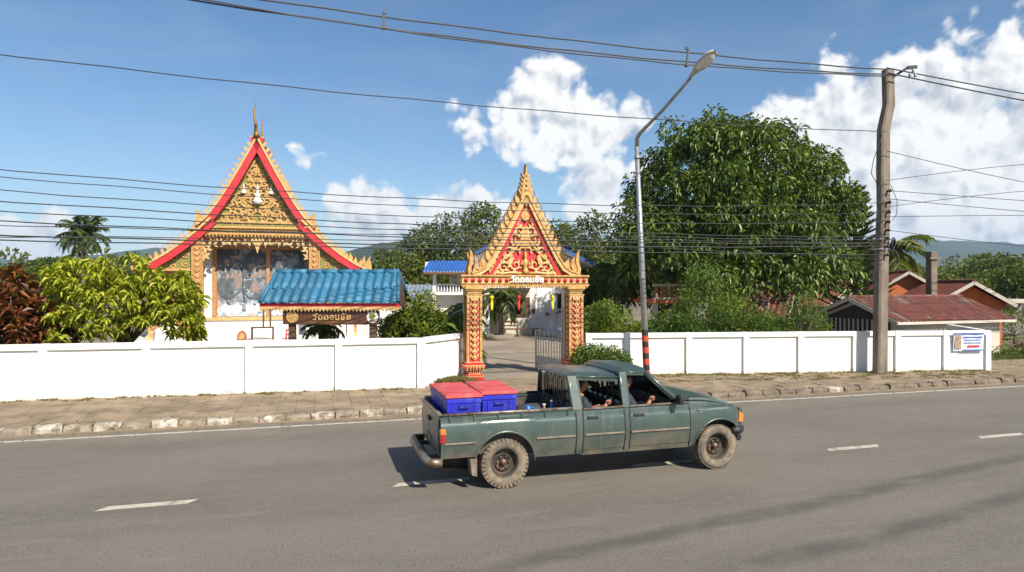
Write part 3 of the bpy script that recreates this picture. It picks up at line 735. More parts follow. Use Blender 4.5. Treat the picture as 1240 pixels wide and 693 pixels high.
# swing gate leaf of white-grey iron, folded back inside the right column; left leaf likewise
def gate_leaf(loc, rz, label, flip):
    gt = thing('gate_leaf', label, 'gate', loc, rz); W_ = 1.55
    top = lambda x: 1.35 + .75 * (1 - math.cos(math.pi * (1 - x / W_))) / 2 if flip else 1.35 + .75 * (1 - math.cos(math.pi * x / W_)) / 2
    f = MB(); f.box(0, .05, -.02, .02, .10, top(0)); f.box(W_ - .05, W_, -.02, .02, .10, top(W_)); f.box(.05, W_ - .05, -.018, .018, .12, .18); f.box(.05, W_ - .05, -.018, .018, .50, .54); f.box(.05, W_ - .05, -.018, .018, 1.12, 1.16)
    f.tube([(W_ * i / 12, 0, top(W_ * i / 12)) for i in range(13)], .024, 6); obj('leaf_frame', f, 'iron_white', gt)
    obj('kick_plate', MB().box(.05, W_ - .05, -.008, .008, .18, .50), 'iron_white', gt)
    for k in range(9):
        x = .14 + k * .155
        obj('bar', MB().tube([(x, 0, .54), (x, 0, 1.12)], .014, 6), 'iron_white', gt)
    s2 = MB()
    for k in range(5):
        cx = .2 + k * .28; rr = min(.12, (top(cx) - 1.2) / 2.2)
        for sg in (-1, 1): s2.tube([(a, 0, b) for a, b in spiral(cx + sg * .05, 1.17 + rr, rr, 1.2, 1.57, sg, 16)], .012, 5)
        s2.bar((cx, 0, 1.16), (cx, 0, top(cx)), .02)
    obj('scrollwork', s2, 'iron_white', gt); return gt
gr = GC + U * (HS - .21) + N * .42
gate_leaf((gr.x, gr.y, 0), ROAD_A + R(104), 'ornate grey iron gate leaf swung open behind the right gate column', True)
gl = GC - U * (HS + .1) + N * .62
gate_leaf((gl.x, gl.y, 0), ROAD_A + R(128), 'ornate iron gate leaf swung open behind the left gate column', True)
# cloth lanterns on strings under the lintel
for x, m_, lb in ((-.98, 'cloth_yellow', 'yellow cloth lantern hanging at the left of the gateway'), (-.16, 'cloth_red', 'red cloth lantern hanging in the gateway'), (.38, 'cloth_pale', 'faded grey cloth lantern hanging in the gateway'), (.90, 'cloth_yellow', 'yellow cloth lantern hanging at the right of the gateway')):
    p = GC + U * x + N * .05
    lt = thing('hanging_lantern', lb, 'lantern', (p.x, p.y, 2.80), ROAD_A, 'cloth lanterns hung in the gateway')
    obj('string', MB().tube([(0, 0, 0), (0, 0, -.26)], .006, 4), 'cable', lt)
    obj('lantern_body', MB().lathe([(.0, -.24), (.03, -.25), (.075, -.33), (.03, -.41), (.055, -.43), (.055, -.44), (.0, -.45)], 6, smooth=False), m_, lt)
    obj('tail', MB().lathe([(.042, -.44), (.042, -.68), (.035, -.72)], 6), m_, lt)

# ================================================================== temple hall
TC = Vector((-12.2, 32, 0))
tm = thing('temple_hall', 'gilded temple hall with steep red-edged gable, carved pediment and painted porch wall', 'temple', TC, ROAD_A)
obj('terrace', MB().box(-5.8, 5.8, -2.6, 16, 0, .36), 'stone_white', tm)
obj('wall', MB().box(-4.2, 4.2, 1.25, 15, .36, 3.69).box(-2.35, 2.35, 1.252, 1.40, 3.70, 5.2), 'white_wall', tm)
obj('wall_skirting', MB().box(-2.75, 2.75, 1.15, 1.248, 1.12, 1.27), 'gold_pale', tm)
obj('wall_gable', MB().prism([(-4.25, 3.70), (4.25, 3.70), (2.35, 5.25), (1.9, 6.0), (0, 9.2), (-1.9, 6.0), (-2.35, 5.25)], 1.3, 15), 'white_wall', tm)
obj('mural', MB().box(-1.95, .30, 1.20, 1.246, 1.32, 4.62), 'mural', tm); obj('mural', MB().box(.50, 2.25, 1.20, 1.246, 1.32, 4.62), 'mural', tm)
def oval(cx, cz, rx, rz, a0=0.0, n=16, wob=.0, sd=1):
    r = random.Random(sd); return [(cx + rx * math.cos(t) * math.cos(a0) - rz * math.sin(t) * math.sin(a0) + r.uniform(-wob, wob), cz + rx * math.cos(t) * math.sin(a0) + rz * math.sin(t) * math.cos(a0) + r.uniform(-wob, wob)) for t in [2 * math.pi * k / n for k in range(n)]]
mat('mural_dark', (.05, .062, .07), (.10, .12, .13), 5, .7); mat('mural_flesh', (.27, .20, .165), (.20, .155, .135), 6, .7); mat('mural_white', (.58, .59, .60), (.44, .46, .48), 6, .7)
# painted shapes on the porch wall: haloed heads, robed figures, pale kneeling forms and dark scrolling plants
for i, (cx, cz, rx, rz, a_, m_) in enumerate(((-1.52, 3.92, .30, .30, 0, 'mural_dark'), (-1.50, 3.95, .13, .17, 0, 'mural_flesh'), (-1.05, 3.15, .15, .52, .25, 'mural_flesh'), (-.98, 3.82, .12, .15, 0, 'mural_flesh'), (-1.5, 2.6, .3, .42, .2, 'mural_dark'),
        (-.35, 3.75, .16, .20, 0, 'mural_flesh'), (.02, 3.45, .13, .17, .3, 'mural_flesh'), (-.30, 3.30, .30, .12, .1, 'mural_flesh'), (-.2, 2.75, .2, .28, 0, 'mural_flesh'),
        (-1.55, 1.72, .26, .20, .3, 'mural_white'), (-1.05, 1.68, .22, .24, -.2, 'mural_white'), (-.35, 1.66, .30, .22, .2, 'mural_white'), (-1.42, 1.92, .07, .07, 0, 'mural_dark'), (-.25, 1.88, .07, .07, 0, 'mural_dark'),
        (.95, 3.3, .25, .75, .1, 'mural_white'), (1.6, 3.0, .3, .9, -.1, 'mural_dark'), (1.95, 3.5, .2, .6, 0, 'mural_dark'))):
    obj('painted_figure', MB().prism(oval(cx, cz, rx, rz, a_, 18, .025, i), 1.192 - .0004 * i, 1.199), m_, tm)
for pts_ in (((-1.8, 2.35), (-1.5, 2.15), (-1.2, 2.3), (-.9, 2.55)), ((-.75, 2.5), (-.5, 2.2), (-.1, 2.15), (.15, 2.45)), ((-.95, 3.9), (-.75, 3.3), (-.8, 2.7), (-.7, 2.0))):
    obj('painted_scroll', MB().tube([(a, 1.196, b) for a, b in pts_], .035, 6), 'mural_dark', tm)
fr = MB()
for x in (-2.06, .40, 2.34): fr.box(x - .095, x + .095, 1.16, 1.245, 1.28, 4.72)
fr.box(-2.15, 2.43, 1.165, 1.244, 4.62, 4.78); obj('mural_frame', fr, 'orange_carved', tm)
for sx in (-1, 1):
    for cx, w, zt in ((2.62, .22, 5.25), (4.45, .18, 3.75)):
        x = sx * cx
        c_ = obj('column', MB().box(x - w, x + w, -.22, .22, .74, zt), 'orange_carved', tm)
        e = MB()
        for ex in (-1, 1):
            e.box(x + ex * w - .03, x + ex * w + .03, -.26, -.18, .74, zt)
        for k in range(int((zt - .9) / .26)): e.prism([(-.12, 0), (0, -.12), (.12, 0), (0, .12)], -.275, -.21, 'xz', (x, 0, .95 + k * .26))
        obj('column_gilding', e, 'gold', c_)
        b = MB()
        for (z0, z1, dw) in ((.36, .5, .14), (.5, .58, .08), (.58, .74, .04)): b.box(x - w - dw, x + w + dw, -.22 - dw, .22 + dw, z0, z1, .015)
        obj('column_base', b, 'gold_pale', tm)
        b = MB()
        for (z0, z1, dw) in ((zt, zt + .1, .05), (zt + .1, zt + .2, .10)): b.box(x - w - dw, x + w + dw, -.22 - dw, .22 + dw, z0, z1, .01)
        obj('capital', b, 'gold', tm)
    # carved panel filling the side bay under the lower roof
    po = [(sx * 2.85, 3.55), (sx * 4.3, 3.55), (sx * 4.3, 3.95), (sx * 3.5, 4.62), (sx * 2.85, 5.35)]
    sp_ = obj('side_bay_panel', MB().prism(po, -.06, .06), 'green_glass', tm)
    q = MB()
    for (a, b, r_) in ((3.05, 4.75, .2), (3.12, 4.25, .2), (3.15, 3.8, .16), (3.6, 4.15, .2), (3.65, 3.75, .15), (4.05, 3.82, .15)):
        q.tube([(sx * x_, -.08, z_) for x_, z_ in spiral(a, b, r_, 1.3, 1.2, -1)], .035, 5)
    q.bar((sx * 2.85, -.08, 3.56), (sx * 4.35, -.08, 3.56), .12, .12)
    obj('side_bay_carving', q, 'gold', sp_)
    obj('side_bay_wall', MB().box(min(sx * 2.85, sx * 4.3), max(sx * 2.85, sx * 4.3), .1, 1.2, .36, 3.5), 'orange_carved', tm)
# cornice over the porch
cn = obj('cornice', MB().box(-2.75, 2.75, -.20, .5, 5.25, 5.58), 'gold_pale', tm)
g = MB()
for (z0, z1, y) in ((5.22, 5.28, -.30), (5.36, 5.42, -.26), (5.52, 5.62, -.33)): g.box(-2.85, 2.85, y, .3, z0, z1, .01)
for k in range(36): g.prism([(-.06, 0), (.06, 0), (0, -.14)], -.29, -.2, 'xz', (-2.7 + k * .154, 0, 5.24)); g.prism([(-.05, 0), (.05, 0), (0, .09)], -.25, -.19, 'xz', (-2.7 + k * .154, 0, 5.43))
obj('cornice_leaves', g, 'gold', cn)
gb = MB(); gb.box(-2.7, 2.7, -.215, -.19, 5.62, 5.72); obj('green_band', gb, 'green_glass', cn)
# carved valance hanging in the porch opening
q = MB(); items = []
for k, x in enumerate((.45, .95, 1.45, 1.95)): items.append((x, 4.98, .20, 1.3, 1.57 + k, -1 if k % 2 else 1))
items += [(2.25, 4.62, .16, 1.2, 1.2, -1), (2.32, 4.25, .10, 1.1, 1.2, -1)]
scrollwork(q, items, -.05, .055, .2)
q.bar((-2.4, -.05, 5.18), (2.4, -.05, 5.18), .1, .1)
q.prism([(-.25, 5.2), (-.3, 4.95), (-.12, 4.75), (0, 4.35), (.12, 4.75), (.3, 4.95), (.25, 5.2)], -.12, .02)
obj('carved_valance', q, 'gold_pale', tm); obj('valance_back', MB().box(-2.4, 2.4, .0, .06, 4.98, 5.25), 'red_paint', tm)
# pediment
ped = [(0, 9.25), (-.66, 8.05), (-1.42, 6.85), (-2.15, 5.78), (2.15, 5.78), (1.42, 6.85), (.66, 8.05)]
pf = obj('pediment', MB().prism(ped, .02, .12), 'green_glass', tm)
q = MB(); items = []
rr_ = random.Random(4)
for row, (z, xs_) in enumerate(((6.02, (.28, .72, 1.16, 1.55)), (6.45, (.25, .66, 1.08)), (6.88, (.42, .85)), (7.28, (.25, .62)), (7.68, (.30,)), (8.05, (.2,)), (8.40, (.12,)))):
    for x in xs_: items.append((x, z, .20 if row < 4 else .16, 1.25, rr_.uniform(0, 6), rr_.choice((-1, 1))))
scrollwork(q, items, -.015, .055, .19)
for sx in (-1, 1):
    q.bar((sx * .02, -.02, 8.95), (sx * 1.92, -.02, 5.84), .10, .10)
q.bar((-1.95, -.02, 5.83), (1.95, -.02, 5.83), .12, .12)
obj('pediment_carving', q, 'gold', pf)
fg = MB(); fg.lathe([(.22, 0), (.22, .1), (.26, .16), (.16, .22), (.13, .36), (.15, .46), (.06, .54), (.08, .62), (.085, .70), (.05, .78), (.02, .92), (0, 1.0)], 10, (0, -.06, 6.72))
obj('pediment_figure', fg, 'stone_white', tm)
for sx in (-1, 1): obj('pediment_figure', MB().lathe([(.13, 0), (.15, .08), (.08, .14), (.07, .24), (.04, .30), (.055, .37), (.03, .44), (0, .52)], 8, (sx * .62, -.05, 7.2)), 'stone_white', tm)
# roofs: porch roof (upper + lower tier) and the main roof behind it, a little higher
up_r = [(0, 9.95), (.42, 9.12), (.86, 8.28), (1.32, 7.45), (1.80, 6.65), (2.22, 6.05), (2.62, 5.65)]
lo_r = [(2.05, 5.98), (2.6, 5.42), (3.2, 4.88), (3.9, 4.33), (4.6, 3.88), (5.25, 3.55)]
def mir(p): return [(-x, z) for x, z in p]
rl = flame(.36, .115, .07, .8).mesh('roof_flame'); rl.materials.append(MATS['gold'])
eh = MB()
for k, (h_, x_) in enumerate(((.78, .0), (.55, .18), (.40, .34))):
    eh.prism([(a - x_, b) for a, b in [(0, 0), (.03, h_ * .3), (-.06, h_ * .55), (.02, h_ * .8), (.14, h_), (.14, h_ * .7), (.2, h_ * .42), (.22, h_ * .18), (.18, 0)]], -.08, .08)
ehm = eh.mesh('eave_flame'); ehm.materials.append(MATS['gold'])
for (y0, dz, sc2, rear) in ((-.34, 0, 1, False), (3.8, .22, 1.0, True)):
    for pr0, tier in ((up_r, 'upper'), (lo_r, 'lower')):
        for sx in (-1, 1):
            pr = [(sx * x * sc2, z + dz) for x, z in pr0]
            yb = 15.6 if rear else 3.7
            obj('roof_slope', MB().ribbon([(x, z - .06) for x, z in pr], .10, y0 + .1, yb), 'orange_carved', tm)
            bb = obj('bargeboard', MB().ribbon([(x, z) for x, z in pr], .36, y0 - .08, y0 + .10), 'red_paint', tm)
            obj('gilded_edge', MB().ribbon([(x * 1.0 , z + .04) for x, z in pr], .09, y0 - .12, y0 + .16), 'gold_pale', bb)
            crockets(tm, [(x, z + .04) for x, z in pr], rl, .29, .3, y0, 1.0, 'roof_flame', .78)
            e = pr[-1]; o = link('eave_flame', ehm, None, tm, (e[0] - sx * .12, y0, e[1] - .05)); o.scale = (sx, 1, 1)
    h = MB(); z0 = 9.85 + dz
    h.tube([(0, y0, z0 - .25), (-.04, y0 - .1, z0 + .15), (-.02, y0 - .22, z0 + .55), (-.10, y0 - .22, z0 + .95), (-.10, y0 - .1, z0 + 1.35), (-.02, y0 + .05, z0 + 1.75)], [.11, .10, .065, .05, .035, .008], 8)
    h.lathe([(.0, 0), (.16, .04), (.12, .16), (.06, .3), (0, .36)], 8, (0, y0 - .12, z0)); h.tube([(-.02, y0 - .2, z0 + .5), (-.05, y0 - .48, z0 + .48), (-.05, y0 - .55, z0 + .62)], [.06, .045, .01], 6)
    obj('ridge_horn', h, 'gold_dark', tm)
# soffit boards behind the front bargeboards keep the porch roof closed
# things on the terrace
def chair_like(loc, rz):
    t = thing('wooden_chair', 'brown wooden chair with tall open back on the temple terrace', 'chair', loc, rz)
    obj('seat', MB().box(-.5, .5, -.22, .22, .52, .58, .01), 'brown_wood', t)
    for x in (-.45, .45):
        for y in (-.18, .18): obj('leg', MB().box(x - .03, x + .03, y - .03, y + .03, 0, .52), 'brown_wood', t)
    bk = obj('backrest', MB().box(-.02, .06, .18, .23, .58, 1.55).box(.28, .36, .18, .23, .58, 1.55).box(.06, .28, .185, .225, 1.45, 1.53), 'brown_wood', t)
c0 = P(318, 409, 30.4); chair_like((c0.x, c0.y, .36), ROAD_A)
c0 = P(350, 409, 30.6)
st = thing('plastic_stool', 'red plastic stool on the temple terrace', 'stool', (c0.x, c0.y, .36), ROAD_A)
obj('seat', MB().lathe([(.0, .45), (.19, .45), (.2, .42), (.17, .40)], 12), 'plastic_red', st)
for a in range(4): obj('leg', MB().tube([(.13 * math.cos(a * 1.571 + .78), .13 * math.sin(a * 1.571 + .78), .42), (.19 * math.cos(a * 1.571 + .78), .19 * math.sin(a * 1.571 + .78), 0)], [.035, .03], 6), 'plastic_red', st)
obj('ring', MB().lathe([(.15, .2), (.17, .2), (.17, .26), (.15, .26)], 12), 'plastic_red', st)
c0 = P(293, 409, 30.0)
sh = thing('spirit_tablet', 'small ochre arched stone tablet on the temple terrace', 'tablet', (c0.x, c0.y, .36), ROAD_A)
obj('slab_body', MB().prism([(-.2, 0), (-.2, .26), (-.12, .38), (0, .46), (.12, .38), (.2, .26), (.2, 0)], -.1, .1), 'terracotta', sh); obj('niche', MB().prism([(-.1, .06), (-.1, .24), (0, .34), (.1, .24), (.1, .06)], -.12, -.098), 'gold', sh)

# ================================================================== temple name sign with a little tiled roof
SC = P(409, 375, 19.0); SC.z = 0
sg = thing('temple_sign', 'brown temple name board under a small blue tiled roof behind the white wall', 'sign', SC, R(-2))
for x in (-1.10, 1.15): obj('post', MB().box(x - .09, x + .09, -.64, -.48, 0, 2.22, .01), 'brown_wood', sg)
obj('name_board', MB().box(-1.32, 1.36, -.70, -.645, 1.74, 2.16, .008), 'brown_board', sg)
link('name_lettering', text_mesh('วัดดอนชัย', .235, .008, .004, 1.12), 'gold_pale', sg, (.05, -.712, 1.945))
t_ = MB(); r = random.Random(3); x = -.62
while x < .72: w = r.uniform(.02, .05); t_.box(x, x + w, -.71, -.699, 1.795, 1.825); x += w + .018
obj('small_lettering', t_, 'gold_dark', sg)
em = obj('wheel_emblem', MB().lathe([(.165, 0), (.165, -.02), (.14, -.02), (.135, -.012), (.05, -.012), (.045, -.024), (0, -.024)], 20, (-1.05, -.701, 1.95), 'y', False), 'gold', sg)
for k in range(8): obj('spoke', MB().bar((-1.05 + .04 * math.cos(k * .785), -.72, 1.95 + .04 * math.sin(k * .785)), (-1.05 + .15 * math.cos(k * .785), -.72, 1.95 + .15 * math.sin(k * .785)), .014, .014, (0, 1, 0)), 'gold_pale', em)
em = obj('oval_emblem', MB().lathe([(.16, 0), (.16, -.02), (0, -.024)], 20, (1.17, -.701, 1.95), 'y', False), 'stone_white', sg)
obj('emblem_centre', MB().lathe([(.085, 0), (.08, -.012), (0, -.016)], 14, (1.17, -.725, 1.98), 'y', False), 'green_glass', em); obj('emblem_ribbon', MB().prism([(-.09, -.02), (.09, -.02), (.07, .03), (-.07, .03)], -.74, -.725, 'xz', (1.17, 0, 1.86)), 'gold', em)
obj('fascia', MB().box(-1.93, 1.93, -.78, -.74, 2.22, 2.33), 'red_paint', sg)
fr = MB(); fr.box(-1.935, 1.935, -.80, -.782, 2.17, 2.235)
for k in range(38): fr.prism([(-.05, 0), (.05, 0), (0, -.075)], -.798, -.784, 'xz', (-1.88 + k * .1016, 0, 2.172))
obj('fringe', fr, 'gold_pale', sg)
obj('soffit', MB().box(-1.88, 1.88, -.735, .735, 2.22, 2.26), 'brown_wood', sg)
NT_ = 15; ZR, ZE = 3.17, 2.36
def tile(rowtop):
    """one S-wave tile: local x across, y down the slope"""
    L_ = .63; w = 3.84 / NT_; rows = []
    for j, y in enumerate((0, L_ * .5, L_ - .015, L_)):
        rows.append([(w * (i / 10 - .5) * 1.0, y, .052 * (math.cos(2 * math.pi * (i / 10 - .5)) * .5 + .5) + (.014 if j > 1 else .006) - (.03 if j == 3 else 0)) for i in range(11)])
    return MB().grid(rows, True)
tl = tile(0).mesh('roof_tile'); tl.materials.append(MATS['blue_tile'])
run = .80; slope = math.atan2(ZR - ZE, run)
for sgn in (-1, 1):
    for rw in range(2):
        for k in range(NT_):
            x = -1.79 + k * 3.84 / NT_ * .998 + 0.0
            f = .52 * rw
            y = sgn * (.02 + f * math.cos(slope) * 1.0 + .02); z = ZR - .02 - f * math.sin(slope)
            xs2 = x * (0.905 + .095 * (rw + .35) * .62)
            o = link('roof_tile', tl, None, sg, (xs2, y, z)); 
            o.rotation_euler = (slope if sgn < 0 else -slope, 0, 0); o.scale = (.925 + .05 * rw, -1 if sgn < 0 else 1, 1)
for k in range(8): obj('ridge_tile', MB().tube([(-1.76 + k * .44, 0, ZR + .015), (-1.31 + k * .44, 0, ZR + .03)], [.085, .095], 8), 'blue_tile', sg)
for sx in (-1, 1):
    obj('gable_board', MB().prism([(-.80, 2.27), (.80, 2.27), (0, ZR - .03)], sx * 1.80 - .015, sx * 1.80 + .015, 'yz'), 'brown_wood', sg)
    for y in (-1, 1): obj('verge_tile', MB().tube([(sx * 1.74, 0, ZR + .03), (sx * 1.90, y * .83, ZE)], .06, 8), 'blue_tile', sg)

# ================================================================== monks' house behind the gate
HB = Vector((0, 0, 0))
def quadwall(mb, a, b, z0, z1, th=.2):
    d = (b - a); L_ = d.length; d.normalize(); s = Vector((d.y, -d.x, 0)); c = (a + b) / 2
    return mb.obox((c.x, c.y, (z0 + z1) / 2), d * L_ / 2, s * th / 2, (0, 0, (z1 - z0) / 2))
BD = 37.5
bc_ = P(600, 400, BD); house = thing('monastery_house', 'white two-storey house with blue roofs and a balcony seen beyond the gateway', 'house', (bc_.x, bc_.y, 0), R(5))
# local x right, y back. scale: 1 px = .0464 m here
obj('wall', MB().box(-1.2, 4.6, .6, 9, 0, 3.35), 'plaster', house)
obj('wall', MB().box(-4.2, -1.21, .9, 9, 0, 2.30), 'plaster', house)
obj('wall', MB().box(-2.6, -1.21, 1.5, 9, 2.31, 3.9), 'cream_wall', house)
obj('upper_wall', MB().box(-1.2, 4.6, 1.2, 9, 3.36, 4.4), 'plaster', house)
gw = MB().prism([(-1.4, 4.4), (4.6, 4.4), (1.6, 5.8)], 1.2, 1.35); obj('gable_wall', gw, 'plaster', house)
for sx, nm_ in ((1, 'roof_slope'), (-1, 'roof_slope')):
    a = (1.6, 6.05); b = (1.6 + sx * 4.35, 3.92)
    if sx < 0: b = (-1.1, 4.72)
    r_ = obj(nm_, MB().ribbon([a, b], .10, .2, 9.5), 'plaster', house)
    sh_ = []
    for j in range(2):
        row = []
        for i in range(61):
            yy = .15 + 9.4 * i / 60; p = a if j == 0 else (b[0] + sx * .05, b[1] - .02); row.append((p[0], yy, p[1] + .03 + .02 * math.sin(i * 2.1)))
        sh_.append(row)
    obj('blue_sheeting', MB().grid(sh_, False), 'blue_sheet', r_)
    obj('verge_board', MB().ribbon([(a[0], a[1] + .03), (b[0] + sx * .05, b[1] + .03)], .16, .10, .16), 'blue_sheet', r_)
# balcony wing
bf = obj('balcony_floor', MB().box(-3.55, -1.21, .15, 1.5, 2.30, 2.42), 'plaster', house)
obj('balcony_rail', MB().box(-3.5, -1.25, .16, .26, 2.84, 2.92).box(-3.5, -1.25, .17, .25, 2.42, 2.48), 'plaster', bf)
for k in range(14): obj('baluster', MB().lathe([(.035, 0), (.055, .08), (.03, .2), (.03, .28), (.045, .36)], 6, (-3.36 + k * .165, .21, 2.48)), 'white_wall', bf)
for x, y in ((-3.42, .21), (-3.42, 1.6), (-1.35, .21)): obj('post', MB().box(x - .09, x + .09, y - .09, y + .09, 0, 3.52), 'white_wall', house)
ra, re_ = (1.65, 4.05), (-.55, 3.5)
rows = [[], []]
for i in range(65):
    x = -4.05 + 2.9 * i / 64
    zz = .025 * math.cos(i * 1.6)
    rows[0].append((x + .35, .9, 4.25 + zz)); rows[1].append((x, -.45, 3.58 + zz))
rf = obj('balcony_roof', MB().grid(rows, False), 'blue_sheet', house)
rows2 = [[(-4.0, 2.3, 3.58), (-1.2, 2.3, 3.58)], [(-3.65, .92, 4.22), (-1.2, .92, 4.22)]]; obj('rear_slope', MB().grid(rows2, False), 'blue_sheet', rf)
obj('soffit', MB().prism([(-.44, 3.54), (2.3, 3.54), (2.3, 3.57), (.9, 4.18), (-.44, 3.57)], -3.95, -1.25, 'yz'), 'cream_wall', rf)
obj('fascia', MB().box(-4.02, -1.2, -.50, -.46, 3.45, 3.56), 'brown_wood', rf)
dr = obj('balcony_door', MB().box(-1.95, -1.45, 1.44, 1.51, 2.42, 3.45), 'dark_inside', house); obj('door_frame', MB().box(-2.02, -1.94, 1.41, 1.5, 2.42, 3.52).box(-1.46, -1.38, 1.41, 1.5, 2.42, 3.52), 'brown_wood', dr)
wd = obj('window', MB().box(-2.45, -2.15, 1.45, 1.51, 2.75, 3.25), 'glass_dark', house); obj('window_frame', MB().box(-2.5, -2.45, 1.43, 1.5, 2.7, 3.3).box(-2.15, -2.1, 1.43, 1.5, 2.7, 3.3), 'plaster', wd)
# ground floor seen through the gate: recessed porch, white columns, window with brown shutters, dark doorway
obj('porch_recess', MB().box(-1.0, 2.0, .52, .598, .06, 2.55), 'cream_wall', house)
for x in (-.52, ): obj('porch_column', MB().box(x - .14, x + .14, -.9, -.62, 0, 2.7, .02), 'white_wall', house)
obj('porch_beam', MB().box(-1.2, 2.1, -.92, -.60, 2.7, 2.95), 'white_wall', house); obj('porch_ceiling', MB().box(-1.2, 2.1, -.59, .55, 2.74, 2.80), 'plaster', house)
wd = obj('window', MB().box(1.05, 1.95, .44, .515, 1.15, 2.1), 'glass_dark', house)
obj('window_frame', MB().box(1.0, 1.08, .40, .5, 1.1, 2.15).box(1.46, 1.52, .40, .5, 1.1, 2.15).box(1.92, 2.0, .40, .5, 1.1, 2.15).box(1.08, 1.92, .40, .5, 2.08, 2.15).box(1.08, 1.92, .40, .5, 1.1, 1.17), 'brown_wood', wd)
obj('shutter', MB().box(1.54, 1.91, .42, .46, 1.18, 2.07), 'brown_wood', wd)
obj('doorway', MB().box(-.35, .35, .46, .515, .06, 2.0), 'dark_inside', house); obj('doorway', MB().box(-1.9, -1.25, .80, .898, .06, 1.8), 'dark_inside', house)
wd = obj('window', MB().box(3.6, 4.4, .52, .595, 1.3, 2.3), 'glass_dark', house); obj('window_frame', MB().box(3.52, 4.48, .50, .59, 2.3, 2.38).box(3.52, 4.48, .50, .59, 1.22, 1.3), 'brown_wood', wd)
obj('meter_box', MB().box(2.15, 2.33, .50, .595, 1.25, 1.5, .01), 'brown_wood', house)
obj('wall_lamp', MB().lathe([(.0, 0), (.09, .02), (.11, .12), (.05, .2), (0, .22)], 8, (3.0, .45, 1.1)), 'terracotta', house)
# benches and low tables in front of it
def wood_bench(p, w, lb, back=True):
    t = thing('wooden_bench', lb, 'bench', (p.x, p.y, .03), R(5))
    obj('seat', MB().box(-w / 2, w / 2, -.22, .22, .38, .44, .008), 'brown_wood', t)
    for x in (-w / 2 + .06, w / 2 - .06):
        for y in (-.18, .18): obj('leg', MB().box(x - .035, x + .035, y - .035, y + .035, 0, .38), 'brown_wood', t)
    if back:
        obj('backrest', MB().box(-w / 2, w / 2, .19, .23, .75, .86).box(-w / 2, w / 2, .19, .23, .55, .62), 'brown_wood', t)
        for x in (-w / 2 + .03, w / 2 - .03): obj('back_post', MB().box(x - .03, x + .03, .186, .234, .44, .88), 'brown_wood', t)
wood_bench(P(619, 405, 36.6), .8, 'brown wooden bench with a backrest by the white house'); wood_bench(P(636, 405, 36.8), 1.0, 'low brown bench without a back by the white house', False); wood_bench(P(654, 405, 37.0), .5, 'small square wooden stool against the white house wall', False)
# grey-roofed shed left of the house
sd_ = P(500, 350, 42); shd = thing('grey_roof_shed', 'low shed with grey-blue sheet roof behind the green palm bush', 'shed', (sd_.x, sd_.y, 0), 0)
obj('wall', MB().box(-2.6, 1.7, .4, 4, 0, 2.0), 'plaster', shd)
rows = [[], []]
for i in range(81):
    x = -3 + 5 * i / 80; z = .03 * math.sin(i * 1.5); rows[0].append((x, 0, 2.1 + z)); rows[1].append((x, 2.5, 2.9 + z))
obj('roof', MB().grid(rows, False), 'grey_sheet', shd)
# small white stupa-like shrines and the pierced white parapet seen under the sign and left of the temple
pw = P(446, 395, 27); par = thing('pierced_parapet', 'low white parapet with narrow slots seen under the sign board', 'parapet', (pw.x, pw.y, 0), ROAD_A)
obj('base_course', MB().box(-2.4, 2.4, -.08, .08, 0, .72), 'white_wall', par); obj('coping', MB().box(-2.45, 2.45, -.11, .11, 1.42, 1.55), 'white_wall', par)
for k in range(13): obj('pier', MB().box(-2.4 + k * .39, -2.4 + k * .39 + (.26 if k % 3 else .34), -.075, .075, .72, 1.42), 'white_wall', par)
for px, D, s_, lb in ((203, 24, 1.0, 'small white stepped shrine behind the lime-green tree'),):
    p = P(px, 400, D); sr = thing('white_shrine', lb, 'shrine', (p.x, p.y, 0), ROAD_A)
    obj('shrine_body', MB().lathe([(.8, 0), (.8, .5), (.65, .55), (.65, .8), (.5, .85), (.45, 1.2), (.3, 1.3), (.25, 1.55)], 8, smooth=False), 'white_wall', sr)
    obj('spire', MB().lathe([(.2, 1.55), (.12, 1.8), (.04, 2.1), (0, 2.3)], 8), 'gold', sr)

